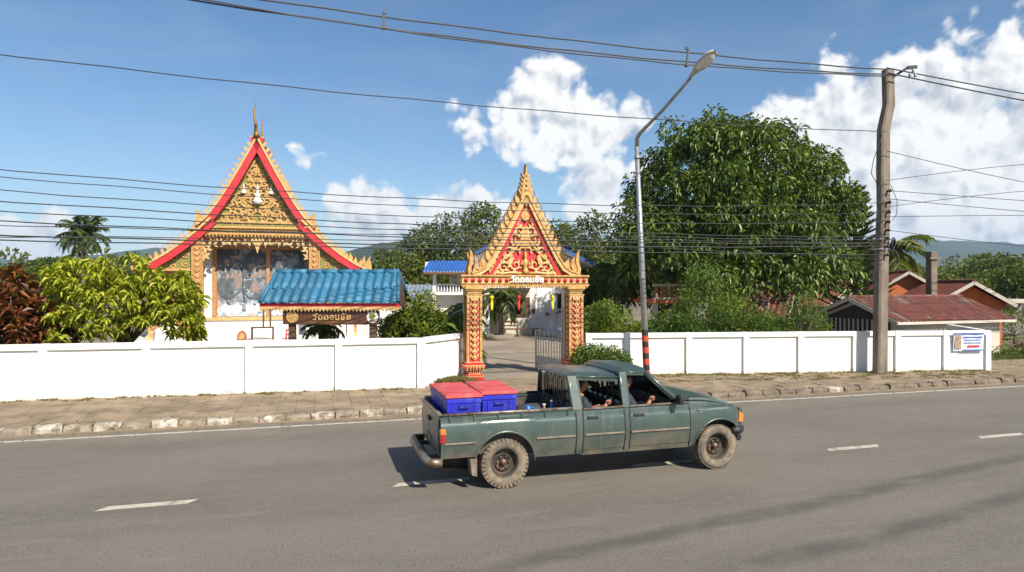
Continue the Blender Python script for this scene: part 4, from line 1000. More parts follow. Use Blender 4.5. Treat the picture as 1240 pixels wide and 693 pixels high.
# ================================================================== houses on the right
def gable_house(name, label, A, B, Wv, zr, ze, wallm, roofm, over=.35, pitch_w=.22, fence=False, back=True, h0=0.0):
    """ridge A->B on the ground plan, Wv = horizontal vector from ridge to front eave"""
    org = (A + B) / 2; rt = thing(name, label, 'house', (org.x, org.y, 0), 0)
    a = A - org; b = B - org; d = (b - a).normalized(); L_ = (b - a).length
    n_ = max(8, int(L_ / pitch_w) * 4)
    for sg_ in ((1, -1) if back else (1,)):
        rows = []
        for j in range(5):
            t = j / 4; row = []
            for i in range(n_ + 1):
                q = a + d * (L_ * i / n_) + Wv * sg_ * t; row.append((q.x, q.y, zr + (ze - zr) * t + .035 * math.cos(i * math.pi / 2) + (.012 if j % 2 else 0)))
            rows.append(row)
        obj('roof_slope', MB().grid(rows, False), roofm, rt)
        for e in (a, b):
            m1 = Vector((e.x, e.y, zr - .07)); m2 = e + Wv * sg_; m2.z = ze - .07
            obj('verge_board', MB().bar(m1, m2, .05, .15), 'cream_wall', rt)
        e1 = a + Wv * sg_; e2 = b + Wv * sg_
        obj('fascia', MB().bar((e1.x, e1.y, ze - .07), (e2.x, e2.y, ze - .07), .04, .10), 'cream_wall', rt)
    obj('ridge_cap', MB().tube([(a.x, a.y, zr + .02), (b.x, b.y, zr + .02)], .07, 8), roofm, rt)
    ia, ib = a + d * over, b - d * over; w2 = Wv * .82; zw = zr + (ze - zr) * .82 - .12
    for e in (ia, ib):
        p1, p2 = e + w2, e - w2
        obj('gable_wall', MB().add([(p1.x, p1.y, h0), (p2.x, p2.y, h0), (p2.x, p2.y, zw), (e.x, e.y, zr - .12), (p1.x, p1.y, zw)], [(0, 1, 2, 3, 4)]), wallm, rt)
    for s_ in (1, -1):
        p1, p2 = ia + w2 * s_, ib + w2 * s_
        obj('side_wall', MB().add([(p1.x, p1.y, h0), (p2.x, p2.y, h0), (p2.x, p2.y, zw), (p1.x, p1.y, zw)], [(0, 1, 2, 3)]), wallm, rt)
    return rt, ia, ib, w2, zw
A = P(1027, 360, 27.2); B = P(1132, 360, 28.8); e = P(1104, 390, 24.8)
A.z = B.z = 0; zr_ = CAM_H - 13.5 * 27.6 / 808; ze_ = 1.46
dv = (B - A).normalized(); Wv = Vector((dv.y, -dv.x, 0)) * 2.3
rt, ia, ib, w2, zw = gable_house('tin_roof_shed', 'low shed with rusty red corrugated roof and barred gable just behind the white wall', A, B + dv * 1.6, Wv, zr_, ze_, 'cream_wall', 'red_sheet')
gap = MB(); p1, p2 = ia + w2 * .9 - dv * .02, ia - w2 * .9 - dv * .02
ob = obj('dark_opening', MB().add([(p1.x, p1.y, .85), (p2.x, p2.y, .85), (p2.x, p2.y, zw - .05), (ia.x - dv.x * .02, ia.y - dv.y * .02, zr_ - .3), (p1.x, p1.y, zw - .05)], [(0, 1, 2, 3, 4)]), 'dark_inside', rt)
for k in range(15):
    q = p1.lerp(p2, (k + .5) / 15) - dv * .05; obj('window_bar', MB().bar((q.x, q.y, .85), (q.x, q.y, zw - .03), .045), 'cream_wall', rt)
A = P(1080, 344, 42); B = P(1180, 340, 30); A.z = B.z = 0; dv = (B - A).normalized(); Wv = Vector((dv.y, -dv.x, 0)) * 1.65
zr_ = 3.02
rt, ia, ib, w2, zw = gable_house('orange_house', 'house with orange gable wall and ribbed red roof behind the leaning utility pole', A, B, Wv, zr_, 1.98, 'orange_wall', 'red_tile', over=.7)
A2 = P(1040, 328, 50); B2 = P(1101, 326, 36); A2.z = B2.z = 0; dv = (B2 - A2).normalized(); Wv = Vector((dv.y, -dv.x, 0)) * 1.6
gable_house('orange_house', 'taller red-tiled house with orange wall rising behind the ribbed red roof', A2, B2, Wv, 3.6, 2.6, 'orange_wall', 'red_tile')
A3 = P(940, 340, 46); B3 = P(1048, 332, 40); A3.z = B3.z = 0; dv = (B3 - A3).normalized(); Wv = Vector((dv.y, -dv.x, 0)) * 3.4
gable_house('red_roof_house', 'long house with dull red tile roof behind the pine tree', A3, B3, Wv, CAM_H + 12 * 42 / 808, 1.6, 'cream_wall', 'red_tile')
A4 = P(905, 368, 30); B4 = P(962, 372, 29); A4.z = B4.z = 0; dv = (B4 - A4).normalized(); Wv = Vector((dv.y, -dv.x, 0)) * 1.6
gable_house('old_lean_to', 'old low lean-to with broken red roof under the big mango tree', A4, B4, Wv, 2.5, 1.55, 'old_wood', 'red_sheet')
# pavilion with balustrade behind the bushes
pp = P(830, 350, 31); pv = thing('pavilion', 'small pavilion with white balustrade and orange eaves under the big mango tree', 'pavilion', (pp.x, pp.y, 0), R(10))
obj('floor_slab', MB().box(-1.6, 4.6, -.1, 3, 2.0, 2.18), 'orange_wall', pv); obj('top_rail', MB().box(-1.6, 4.6, -.1, .06, 2.78, 2.9), 'cream_wall', pv); obj('bottom_rail', MB().box(-1.6, 4.6, -.1, .06, 2.18, 2.28), 'cream_wall', pv)
for k in range(24): obj('baluster', MB().box(-1.5 + k * .255, -1.38 + k * .255, -.08, .04, 2.28, 2.78), 'terracotta', pv)
for x in (-1.5, 1.5, 4.5): obj('post', MB().box(x - .1, x + .1, -.08, .1, 0, 2.0), 'cream_wall', pv)
# open carport beyond, right edge
q = P(1225, 385, 34); cp = thing('carport', 'grey carport with flat roof beside the orange house', 'carport', (q.x, q.y, 0), R(-8))
obj('roof', MB().box(-2.6, 2.4, -1, 3.5, 1.95, 2.08), 'cream_wall', cp); obj('back_wall', MB().box(-2.5, 2.3, 3.2, 3.4, 0, 1.94), 'grey_block', cp)
for x in (-2.2, 2.0): obj('post', MB().box(x - .1, x + .1, -.8, -.6, 0, 1.95), 'grey_block', cp)

# ================================================================== pickup truck
TA = R(16.4); TO = Vector((-.317, 9.98, 0))
mat('tyre', (.11, .09, .068), (.16, .13, .095), 9, .95, .4, 40, dirt=((.26, .205, .14), 5, .40, .60, .8))
mat('rim', (.035, .032, .028), (.075, .058, .042), 8, .7, .2, 30, metal=.2, dirt=((.13, .055, .025), 9, .55, .64, .8))
mat('chrome', (.30, .28, .25), (.16, .13, .10), 7, .5, metal=.6, dirt=((.16, .085, .045), 8, .47, .58, .9))
mat('trim_tan', (.22, .175, .125), (.13, .10, .075), 6, .7)
mat('bed_inside', (.045, .048, .045), (.08, .07, .058), 5, .8, dirt=((.15, .08, .045), 5, .55, .66, .7))
mat('seat_cloth', (.05, .052, .058), (.035, .036, .04), 6, .9)
mat('lens_red', (.42, .018, .012), None, 5, .2, coat=.6); mat('lens_orange', (.75, .22, .03), None, 5, .2, coat=.6); mat('lens_clear', (.55, .56, .55), None, 5, .15, coat=.8)
mat('crate_blue', (.018, .024, .46), (.014, .018, .34), 3, .5, .15, 20, dirt=((.12, .12, .28), 4, .50, .68, .55))
mat('crate_navy', (.035, .045, .20), (.02, .025, .13), 4, .6)
mat('lid_red', (.60, .085, .08), (.50, .055, .06), 3, .55, .15, 20, dirt=((.52, .22, .18), 4, .48, .68, .6))
mat('cloth_dark', (.028, .034, .045), (.02, .024, .03), 6, .9, .2, 40)
mat('skin', (.34, .155, .085), (.29, .125, .07), 6, .55)
mat('hair', (.012, .010, .009), None, 20, .6)
mat('bottle_blue', (.02, .16, .50), None, 5, .3); mat('pale_plastic', (.55, .50, .42), None, 5, .5)

truck = thing('pickup_truck', 'dusty dark green pickup truck with four doors driving along the road', 'pickup truck', TO, TA)
WB = 3.376
def half_w(z):                           # side curvature of the body
    crease = -.012 * math.exp(-((z - .955) / .016) ** 2)
    if z < .72: return .765 + .065 * math.sin((z - .38) / .34 * math.pi / 2) if z > .38 else .765
    return .83 - .05 * ((z - .72) / .33) ** 2 + crease
def wheel_arch(x, x0, r=.43, zc=.36):
    d = abs(x - x0)
    return zc + math.sqrt(max(r * r - d * d, 0)) if d < r else None
def side_panel(name, x0, x1, zlo, zhi, side, m='truck_paint', nrow=18, step=.035, inset=0.0, bulge=None):
    nx = max(2, int((x1 - x0) / step)); rows = []
    flange = []
    for j in range(nrow + 1):
        row = []
        for i in range(nx + 1):
            x = x0 + (x1 - x0) * i / nx; lo, hi = zlo(x), zhi(x); z = lo + (hi - lo) * j / nrow
            row.append((x, side * (half_w(z) - inset + (bulge(x) if bulge else 0)), z))
        rows.append(row)
    mb = MB().grid(rows, True)
    # returned edges so that the sheet has depth
    for edge in (rows[0], rows[-1], [r[0] for r in rows], [r[-1] for r in rows]):
        mb.grid([edge, [(a, b - side * .035, c) for a, b, c in edge]], True)
    return obj(name, mb, m, truck)
RAIL = 1.02; XB0, XB1 = -.90, 1.035
for s in (-1, 1):
    lo = lambda x: max(wheel_arch(x, 0) or 0, .47 if x < 0 else .40)
    p = side_panel('bed_side', XB0, XB1, lo, lambda x: RAIL, s)
    for xa, xb, zz in ((-.86, -.42, .675), (.44, 1.03, .675)):
        obj('trim_strip', MB().box(xa, xb, min(s * .83, s * .848), max(s * .83, s * .848), zz - .014, zz + .014, .004), 'trim_tan', p)
    # arch lip
    obj('arch_lip', MB().tube([(.435 * math.cos(t), s * (half_w(.36 + .435 * math.sin(t)) + .004), .36 + .435 * math.sin(t)) for t in [math.pi * k / 18 for k in range(19)]], .018, 6), 'truck_paint', p)
    rl_ = obj('bed_rail', MB().tube([(XB0 + .03, s * .775, RAIL + .035), (XB1 - .03, s * .775, RAIL + .035)], .022, 8), 'chrome', truck)
    hk = MB()
    for k in range(6):
        x = XB0 + .12 + k * .34; hk.box(x - .012, x + .012, s * .80 - .012, s * .80 + .012, RAIL - .055, RAIL + .03)
    tag(obj('rope_hooks', hk, 'truck_paint', rl_), kind='stuff')
    obj('bed_inner_wall', MB().box(XB0 + .06, XB1 - .02, min(s * .68, s * .70), max(s * .68, s * .70), .52, RAIL), 'bed_inside', truck)
    obj('bed_cap', MB().box(XB0 + .03, XB1 - .01, min(s * .66, s * .80), max(s * .66, s * .80), RAIL - .002, RAIL + .014, .004), 'truck_paint', truck)
    obj('wheel_house', MB().box(-.42, .42, min(s * .40, s * .68), max(s * .40, s * .68), .525, .78, .04), 'bed_inside', truck)
    tlm = obj('tail_light', MB().box(XB0 - .010, XB0 + .060, min(s * .75, s * .838), max(s * .75, s * .838), .68, .88, .012), 'lens_red', truck)
    obj('indicator_lens', MB().box(XB0 - .013, XB0 + .063, min(s * .748, s * .841), max(s * .748, s * .841), .80, .876, .01), 'lens_orange', tlm)
    obj('mud_flap', MB().prism([(-.40, .44), (-.50, .44), (-.47, .22), (-.40, .20)], min(s * .60, s * .80), max(s * .60, s * .80)), 'trim_tan', truck)
obj('bed_floor', MB().box(XB0 + .05, XB1, -.70, .70, .48, .52), 'bed_inside', truck)
obj('bed_front_wall', MB().box(XB1 - .045, XB1 - .005, -.70, .70, .52, RAIL + .02), 'bed_inside', truck)
tg = obj('tailgate', MB().box(XB0 - .02, XB0 + .03, -.69, .69, .49, RAIL + .015, .012), 'truck_paint', truck)
obj('tailgate_cap', MB().box(XB0 - .03, XB0 + .045, -.70, .70, RAIL + .012, RAIL + .035, .008), 'trim_tan', tg); obj('tailgate_handle', MB().box(XB0 - .05, XB0 - .02, -.1, .1, .86, .91, .008), 'black', tg); obj('number_plate', MB().box(XB0 - .03, XB0 - .022, -.17, .17, .56, .67), 'trim_tan', tg)
bm_ = obj('rear_bumper', MB().tube([(XB0 + .02, -.80, .42), (XB0 - .14, -.78, .43), (XB0 - .17, -.6, .43), (XB0 - .17, .6, .43), (XB0 - .14, .78, .43), (XB0 + .02, .80, .42)], .058, 10), 'chrome', truck)
obj('step_plate', MB().box(XB0 - .20, XB0 - .06, -.42, .42, .36, .41, .01), 'chrome', bm_)
for s in (-.45, .45): obj('bumper_bracket', MB().bar((XB0 + .1, s, .42), (XB0 - .15, s, .42), .06), 'black', bm_)
obj('spare_hanger', MB().tube([(-.75, 0, .40), (-.2, 0, .34)], .26, 12), 'black', truck)
# chassis, dark underside
ch = MB()
for s in (-1, 1): ch.box(-.8, 3.6, s * .42 - .05, s * .42 + .05, .38, .50)
for x in (-.6, .5, 1.4, 2.3): ch.box(x - .05, x + .05, -.37, .37, .40, .48)
ch.box(-.07, .07, -.62, .62, .28, .40); ch.box(WB - .07, WB + .07, -.62, .62, .28, .40); ch.box(1.0, 2.85, -.72, .72, .44, .465); ch.tube([(.1, .1, .34), (2.4, .1, .42)], .045, 8)
obj('chassis', ch, 'black', truck)
# cab: doors, sill, pillars
SILL = lambda x: .40; BELT = lambda x: 1.045 + .008 * (x - 1.8)
D1, D2, D3 = 1.06, 1.845, 2.875
for s in (-1, 1):
    side_panel('rear_quarter', XB1 + .02, D1 + .085, SILL, BELT, s, nrow=6)
    for (a, b, nm_) in ((D1 + .10, D2 - .045, 'rear_door'), (D2 + .045, D3 - .008, 'front_door')):
        dd = side_panel(nm_, a, b, lambda x: .455, BELT, s)
        obj('trim_strip', MB().box(a + .01, b - .01, min(s * .83, s * .848), max(s * .83, s * .848), .664, .692, .004), 'trim_tan', dd)
        hx = a + .14; obj('door_handle', MB().box(hx - .085, hx + .085, min(s * .795, s * .835), max(s * .795, s * .835), .895, .935, .008), 'black', dd)
        obj('belt_moulding', MB().bar((a, s * .80, BELT(a) + .005), (b, s * .80, BELT(b) + .005), .03, .022), 'chrome', dd)
    side_panel('pillar_panel', D2 - .04, D2 + .04, SILL, BELT, s, nrow=6)
    side_panel('sill_panel', XB1 + .1, D3, lambda x: .375, lambda x: .448, s, nrow=2, inset=.006)
    # front fender with arch
    top = lambda x: 1.045 + .012 + (.055 if x < 3.0 else .055 - .245 * ((x - 3.0) / .9) ** 1.7)
    side_panel('front_fender', D3 + .008, 3.86, lambda x: max(wheel_arch(x, WB, .42) or 0, .40 if x < WB else .56), top, s, bulge=lambda x: -.20 * max(0, (x - 3.55) / .31) ** 2)
    obj('arch_lip', MB().tube([(WB + .425 * math.cos(t), s * (half_w(.36 + .425 * math.sin(t)) - .20 * max(0, (WB + .425 * math.cos(t) - 3.55) / .31) ** 2 + .003), .36 + .425 * math.sin(t)) for t in [math.pi * (.06 + .94 * k / 18) for k in range(19)]], .016, 6), 'truck_paint', truck)
    obj('fender_badge', MB().box(3.0, 3.10, min(s * .812, s * .822), max(s * .812, s * .822), .925, .945).box(3.02, 3.08, min(s * .812, s * .822), max(s * .812, s * .822), .895, .912), 'chrome', truck)
    obj('turn_signal', MB().prism([(3.80, .69), (3.875, .69), (3.88, .815), (3.81, .85)], min(s * .60, s * .705), max(s * .60, s * .705)), 'lens_orange', truck)
    obj('headlight', MB().box(3.84, 3.925, min(s * .28, s * .545), max(s * .28, s * .545), .69, .82, .015), 'lens_clear', truck)
    obj('wheel_well', MB().box(WB - .45, WB + .40, min(s * .35, s * .62), max(s * .35, s * .62), .42, .82), 'black', truck)
    for xg in (D1 + .0925, D2 - .0425, D2 + .0425, D3, XB1 + .010):
        obj('door_gap', MB().tube([(xg, s * (half_w(.42 + .625 * k / 10) - .006), .42 + .625 * k / 10) for k in range(11)], .012, 6), 'black', truck)
# bonnet, scuttle, nose
rows = []
for i in range(13):
    t = i / 12; x = 2.66 + (3.90 - 2.66) * t; row = []
    for j in range(13):
        u = j / 12 * 2 - 1
        w = .80 - .16 * max(0, (x - 3.5) / .4) ** 2
        z = 1.14 - .02 * t - .34 * max(0, t - .25) ** 1.7 - .05 * abs(u) ** 3 + (.012 if abs(u) < .35 else 0)
        row.append((x, u * w, z))
    rows.append(row)
obj('bonnet', MB().grid(rows).grid([rows[-1], [(3.915, a[1], .80) for a in rows[-1]]]), 'truck_paint', truck)
obj('nose_panel', MB().box(3.80, 3.90, -.66, .66, .55, .90, .02), 'truck_paint', truck)
gl_ = MB()
for k in range(4): gl_.box(3.895, 3.93, -.27, .27, .70 + k * .05, .725 + k * .05)
obj('grille', gl_, 'black', truck)
fb = obj('front_bumper', MB().tube([(3.62, -.77, .58), (3.80, -.74, .575), (3.91, -.60, .57), (3.95, 0, .57), (3.91, .60, .57), (3.80, .74, .575), (3.62, .77, .58)], .055, 10), 'black', truck)
obj('front_valance', MB().box(3.6, 3.9, -.66, .66, .38, .50, .03), 'black', truck)
# upper cab: rear cab and, a step higher, front cab
def upper(xa, xb, zr0, zr1, slant, name):
    rows = []
    for i in range(9):
        t = i / 8; x = xa + (xb - xa) * t; zz = zr0 + (zr1 - zr0) * t; row = []
        for j in range(15):
            u = j / 14 * 2 - 1
            ee = min(1, (1 - abs(u)) / .10); c = math.sqrt(max(0, 1 - (1 - ee) ** 2))
            ex = min(1, t / .14) if slant >= 0 else 1; cx_ = math.sqrt(max(0, 1 - (1 - ex) ** 2))
            row.append((x, u * .655, zz - .062 + .062 * c * (.35 + .65 * cx_) + .028 * (1 - u * u) * cx_))
        rows.append(row)
    low = [[(a, b, c - .03) for a, b, c in r] for r in rows]
    mb = MB().grid(rows).grid(low, flip=True)
    mb.grid([rows[0], low[0]]).grid([rows[-1], low[-1]]).grid([[r[0] for r in rows], [r[0] for r in low]]).grid([[r[-1] for r in rows], [r[-1] for r in low]])
    return obj(name, mb, 'truck_paint', truck)
upper(.985, 1.86, 1.535, 1.475, 1, 'rear_roof')
upper(1.79, 2.24, 1.575, 1.555, 1, 'front_roof')
def pillar(name, a, b, w, d, m='truck_paint'):
    a, b = Vector(a), Vector(b); return obj(name, MB().add([], []).obox((a + b) / 2, (w / 2, 0, 0), (0, d / 2, 0), (b - a) / 2), m, truck)
for s in (-1, 1):
    pillar('rear_pillar', (1.075, s * .775, 1.03), (1.035, s * .635, 1.50), .13, .05)
    pillar('middle_pillar', (1.835, s * .775, 1.03), (1.835, s * .635, 1.53), .10, .05)
    pillar('seal', (1.893, s * .777, 1.04), (1.893, s * .64, 1.52), .012, .052, 'black')
    obj('windscreen_pillar', MB().tube([(2.70, s * .755, 1.06), (2.45, s * .70, 1.30), (2.22, s * .635, 1.515)], [.040, .034, .034], 8), 'truck_paint', truck)
    obj('rain_gutter', MB().tube([(1.0, s * .648, 1.485), (1.80, s * .648, 1.455)], .014, 6).tube([(1.80, s * .648, 1.525), (2.22, s * .648, 1.51)], .014, 6), 'truck_paint', truck)
    pillar('window_frame', (1.15, s * .777, 1.05), (1.12, s * .65, 1.47), .022, .03, 'black')
    obj('window_frame', MB().tube([(2.64, s * .765, 1.06), (2.40, s * .712, 1.29), (2.19, s * .655, 1.49)], .012, 6), 'black', truck)
    mi = obj('side_mirror', MB().box(2.60, 2.68, min(s * .84, s * 1.0), max(s * .84, s * 1.0), 1.06, 1.19, .02), 'black', truck); obj('mirror_arm', MB().bar((2.64, s * .77, 1.06), (2.64, s * .86, 1.09), .04), 'black', mi)
# far side panes (near windows are wound down), windscreen, rear window with guard bars
obj('door_glass', MB().add([(1.15, .77, 1.05), (1.80, .77, 1.05), (1.80, .655, 1.45), (1.12, .65, 1.46)], [(0, 1, 2, 3)]), 'glass', truck)
obj('door_glass', MB().add([(1.90, .77, 1.05), (2.62, .765, 1.06), (2.19, .655, 1.49), (1.90, .65, 1.50)], [(0, 1, 2, 3)]), 'glass', truck)
obj('windscreen', MB().grid([[(2.70 + .05 * (1 - u * u), u * .73, 1.075) for u in (-1, -.5, 0, .5, 1)], [(2.22 + .06 * (1 - u * u), u * .62, 1.525) for u in (-1, -.5, 0, .5, 1)]]), 'glass', truck)
for x, zt, nm_ in ((1.0, 1.485, 'rear_window'), (1.80, 1.525, 'partition_window')):
    w_ = obj(nm_, MB().add([(x + .02, -.70, 1.06), (x + .02, .70, 1.06), (x, .60, zt - .03), (x, -.60, zt - .03)], [(0, 1, 2, 3)]), 'glass_dark', truck)
    f = MB()
    f.tube([(x + .01, -.755, 1.0), (x, -.655, zt - .06), (x, -.58, zt - .01), (x, .58, zt - .01), (x, .655, zt - .06), (x + .01, .755, 1.0)], .032, 8); f.bar((x, -.74, 1.04), (x, .74, 1.04), .05, .07)
    obj('window_surround', f, 'truck_paint', w_)
    for k in range(6): y = -.5 + k * .2; obj('guard_bar', MB().tube([(x - .035, y, 1.05), (x - .05, y * .92, zt - .04)], .011, 6), 'black', w_)
# inside
def seat(x, y):
    q = MB(); q.box(x - .05, x + .42, y - .25, y + .25, .60, .76, .04); s_ = obj('seat', q, 'seat_cloth', truck)
    obj('seat_back', MB().obox((x - .10, y, .98), (.065, 0, 0), (0, .24, 0), (-.06, 0, .27)), 'seat_cloth', s_); obj('headrest', MB().box(x - .22, x - .12, y - .12, y + .12, 1.26, 1.40, .03), 'seat_cloth', s_)
seat(2.02, -.36); seat(2.02, .36)
rs = obj('rear_bench', MB().box(1.12, 1.50, -.66, .66, .58, .74, .04).obox((1.12, 0, .95), (.05, 0, 0), (0, .66, 0), (-.04, 0, .24)), 'seat_cloth', truck)
obj('dashboard', MB().prism([(2.45, .62), (2.72, .62), (2.80, 1.06), (2.60, 1.09), (2.50, 1.0)], -.70, .70), 'black', truck)
stw = MB(); cxs = Vector((2.42, -.36, 1.02)); axs = Vector((.85, 0, -.5)).normalized(); e1 = Vector((0, 1, 0)); e2 = axs.cross(e1)
stw.tube([cxs + (e1 * math.cos(t) + e2 * math.sin(t)) * .185 for t in [2 * math.pi * k / 20 for k in range(21)]], .016, 6); stw.bar(cxs - e1 * .18, cxs + e1 * .18, .03); stw.tube([cxs, cxs + axs * .3], .025, 6)
obj('steering_wheel', stw, 'black', truck)
# wheels
def wheel(x, y, s, lug):
    w = obj('wheel', MB().lathe([(.0, .02), (.10, .02), (.115, -.01), (.125, .015), (.165, .03), (.175, .0), (.185, -.055), (.205, -.07), (.205, .16), (.0, .16)], 24, axis='y'), 'rim', truck, (x, s * y, .345))
    w.scale = (1, -s * -1, 1)
    w.scale = (1, -1 if s > 0 else 1, 1)
    hb = obj('hub', MB().lathe([(.0, -.05), (.035, -.05), (.045, -.02), (.05, .03), (.0, .03)], 12, axis='y'), 'chrome', w)
    for k in range(6): obj('wheel_nut', MB().lathe([(.0, -.015), (.012, -.015), (.012, .03), (.0, .03)], 6, (.085 * math.cos(k * 1.047), 0, .085 * math.sin(k * 1.047)), 'y'), 'chrome', w)
    t = MB().lathe([(.20, -.075), (.225, -.10), (.27, -.115), (.305, -.105), (.328, -.08), (.333, 0), (.328, .10), (.30, .14), (.22, .15), (.20, .12)], 40, axis='y', caps=False)
    if lug:
        for k in range(34):
            a = k * 2 * math.pi / 34
            for (yy, off) in ((-.075, 0), (.04, .5), (.10, .0)):
                aa = a + off * 2 * math.pi / 34; er = Vector((math.cos(aa), 0, math.sin(aa))); et = Vector((-math.sin(aa), 0, math.cos(aa)))
                t.obox(er * .328 + Vector((0, yy, 0)), et * .022, Vector((0, .030, 0)), er * .010)
            er = Vector((math.cos(a), 0, math.sin(a))); et = Vector((-math.sin(a), 0, math.cos(a)))
            t.obox(er * .308 + Vector((0, -.108, 0)), et * .016, Vector((0, .005, 0)) + er * .003, er * .016)
    else:
        for k in range(44):
            a = k * 2 * math.pi / 44; er = Vector((math.cos(a), 0, math.sin(a))); et = Vector((-math.sin(a), 0, math.cos(a)))
            for yy in (-.06, .02, .09): t.obox(er * .333 + Vector((0, yy, 0)), et * .017, Vector((0, .03, 0)), er * .006)
    obj('tyre', t, 'tyre', w)
for x, lug in ((0, True), (WB, False)):
    for s in (-1, 1): wheel(x, .69, s, lug)

# ---- things in the bed
def T3(x, y, z): return TO + Matrix.Rotation(TA, 3, 'Z') @ Vector((x, y, z))
def crate(x, y, rz, lb, L_, W_):
    p = T3(x, y, .522); t = thing('plastic_crate', lb, 'crate', p, TA + rz, 'coolers in the pickup bed')
    H_ = .725
    b = MB()
    lo = [(-L_ * .94, -W_ * .94), (L_ * .94, -W_ * .94), (L_ * .94, W_ * .94), (-L_ * .94, W_ * .94)]
    vs = [(a, c, 0) for a, c in lo] + [(a / .94, c / .94, H_) for a, c in lo]
    b.add(vs, [(3, 2, 1, 0), (4, 5, 6, 7), (0, 1, 5, 4), (1, 2, 6, 5), (2, 3, 7, 6), (3, 0, 4, 7)])
    bo = obj('box_body', b, 'crate_blue', t)
    obj('rim_band', MB().box(-L_ - .012, L_ + .012, -W_ - .012, W_ + .012, H_ - .075, H_ - .005, .008), 'crate_blue', bo)
    rb = MB()
    for k in (-1, 1): rb.box(k * .16 - .012, k * .16 + .012, -W_ - .006, -W_ + .04, .05, H_ - .08)
    for k in (-.22, 0, .22): rb.box(-L_ - .006, -L_ + .03, k - .012, k + .012, .05, H_ - .08)
    tag(obj('rib', rb, 'crate_blue', bo), kind='stuff')
    l = obj('lid', MB().box(-L_ - .025, L_ + .025, -W_ - .028, W_ + .028, H_, H_ + .045, .010), 'lid_red', t)
    obj('lid_panel', MB().box(-L_ + .03, L_ - .03, -W_ + .04, W_ - .04, H_ + .043, H_ + .050, .003), 'lid_red', l)
    h = MB()
    for k in (-1, 1): h.tube([(k * .07, -W_ - .012, H_ - .10), (k * .065, -W_ - .035, H_ - .12), (0, -W_ - .035, H_ - .125)], .01, 6)
    obj('handle', h, 'crate_navy', bo)
crate(-.55, .0, .02, 'blue cooler box with red lid in the pickup bed beside the tailgate', .24, .60); crate(.02, .10, -.01, 'blue cooler box with red lid in the pickup bed, nearer the cab', .25, .54)
p = T3(.45, -.42, .522); jug = thing('water_jug', 'blue plastic water jug standing in the pickup bed', 'jug', p, TA)
obj('jug_body', MB().lathe([(.0, 0), (.085, 0), (.09, .05), (.09, .40), (.05, .48), (.035, .50), (.035, .54), (0, .54)], 14), 'bottle_blue', jug); obj('jug_handle', MB().tube([(.03, 0, .52), (.10, 0, .50), (.095, 0, .36)], .012, 6), 'bottle_blue', jug)
for x, y, h, m_, lb in ((.60, -.50, .50, 'pale_plastic', 'pale plastic bottle in the pickup bed'), (.70, -.40, .55, 'chrome', 'metal flask among the tools in the pickup bed'), (.86, -.30, .58, 'bottle_blue', 'small blue bottle beside the cab in the pickup bed')):
    p = T3(x, y, .522); bt = thing('bottle', lb, 'bottle', p, TA)
    obj('bottle_body', MB().lathe([(0, 0), (.05, 0), (.052, h * .7), (.022, h * .85), (.022, h * .95), (0, h * .95)], 12), m_, bt); obj('cap', MB().lathe([(0, h * .95), (.027, h * .95), (.027, h), (0, h)], 10), 'pale_plastic', bt)
p = T3(.62, .2, .522); sk = thing('spare_tyre', 'old black tyre lying in the pickup bed', 'tyre', p, TA)
obj('tyre', MB().lathe([(.19, .03), (.24, 0), (.30, .01), (.33, .06), (.33, .14), (.30, .19), (.24, .20), (.19, .17), (.19, .03)], 26), 'black', sk)
p = T3(.72, .18, .72); br = thing('brown_bundle', 'dark tarpaulin bundle lying on the old tyre in the pickup bed', 'bundle', p, TA)
bmq = bmesh.new(); bmesh.ops.create_icosphere(bmq, subdivisions=3, radius=.28)
for v in bmq.verts: v.co = Vector((v.co.x * .9, v.co.y * 1.5, max(v.co.z * .55 + .11, 0))) * (1 + .18 * mnoise.noise(v.co * 6))
obj('tarpaulin', MB().bm(bmq, True), 'bed_inside', br)

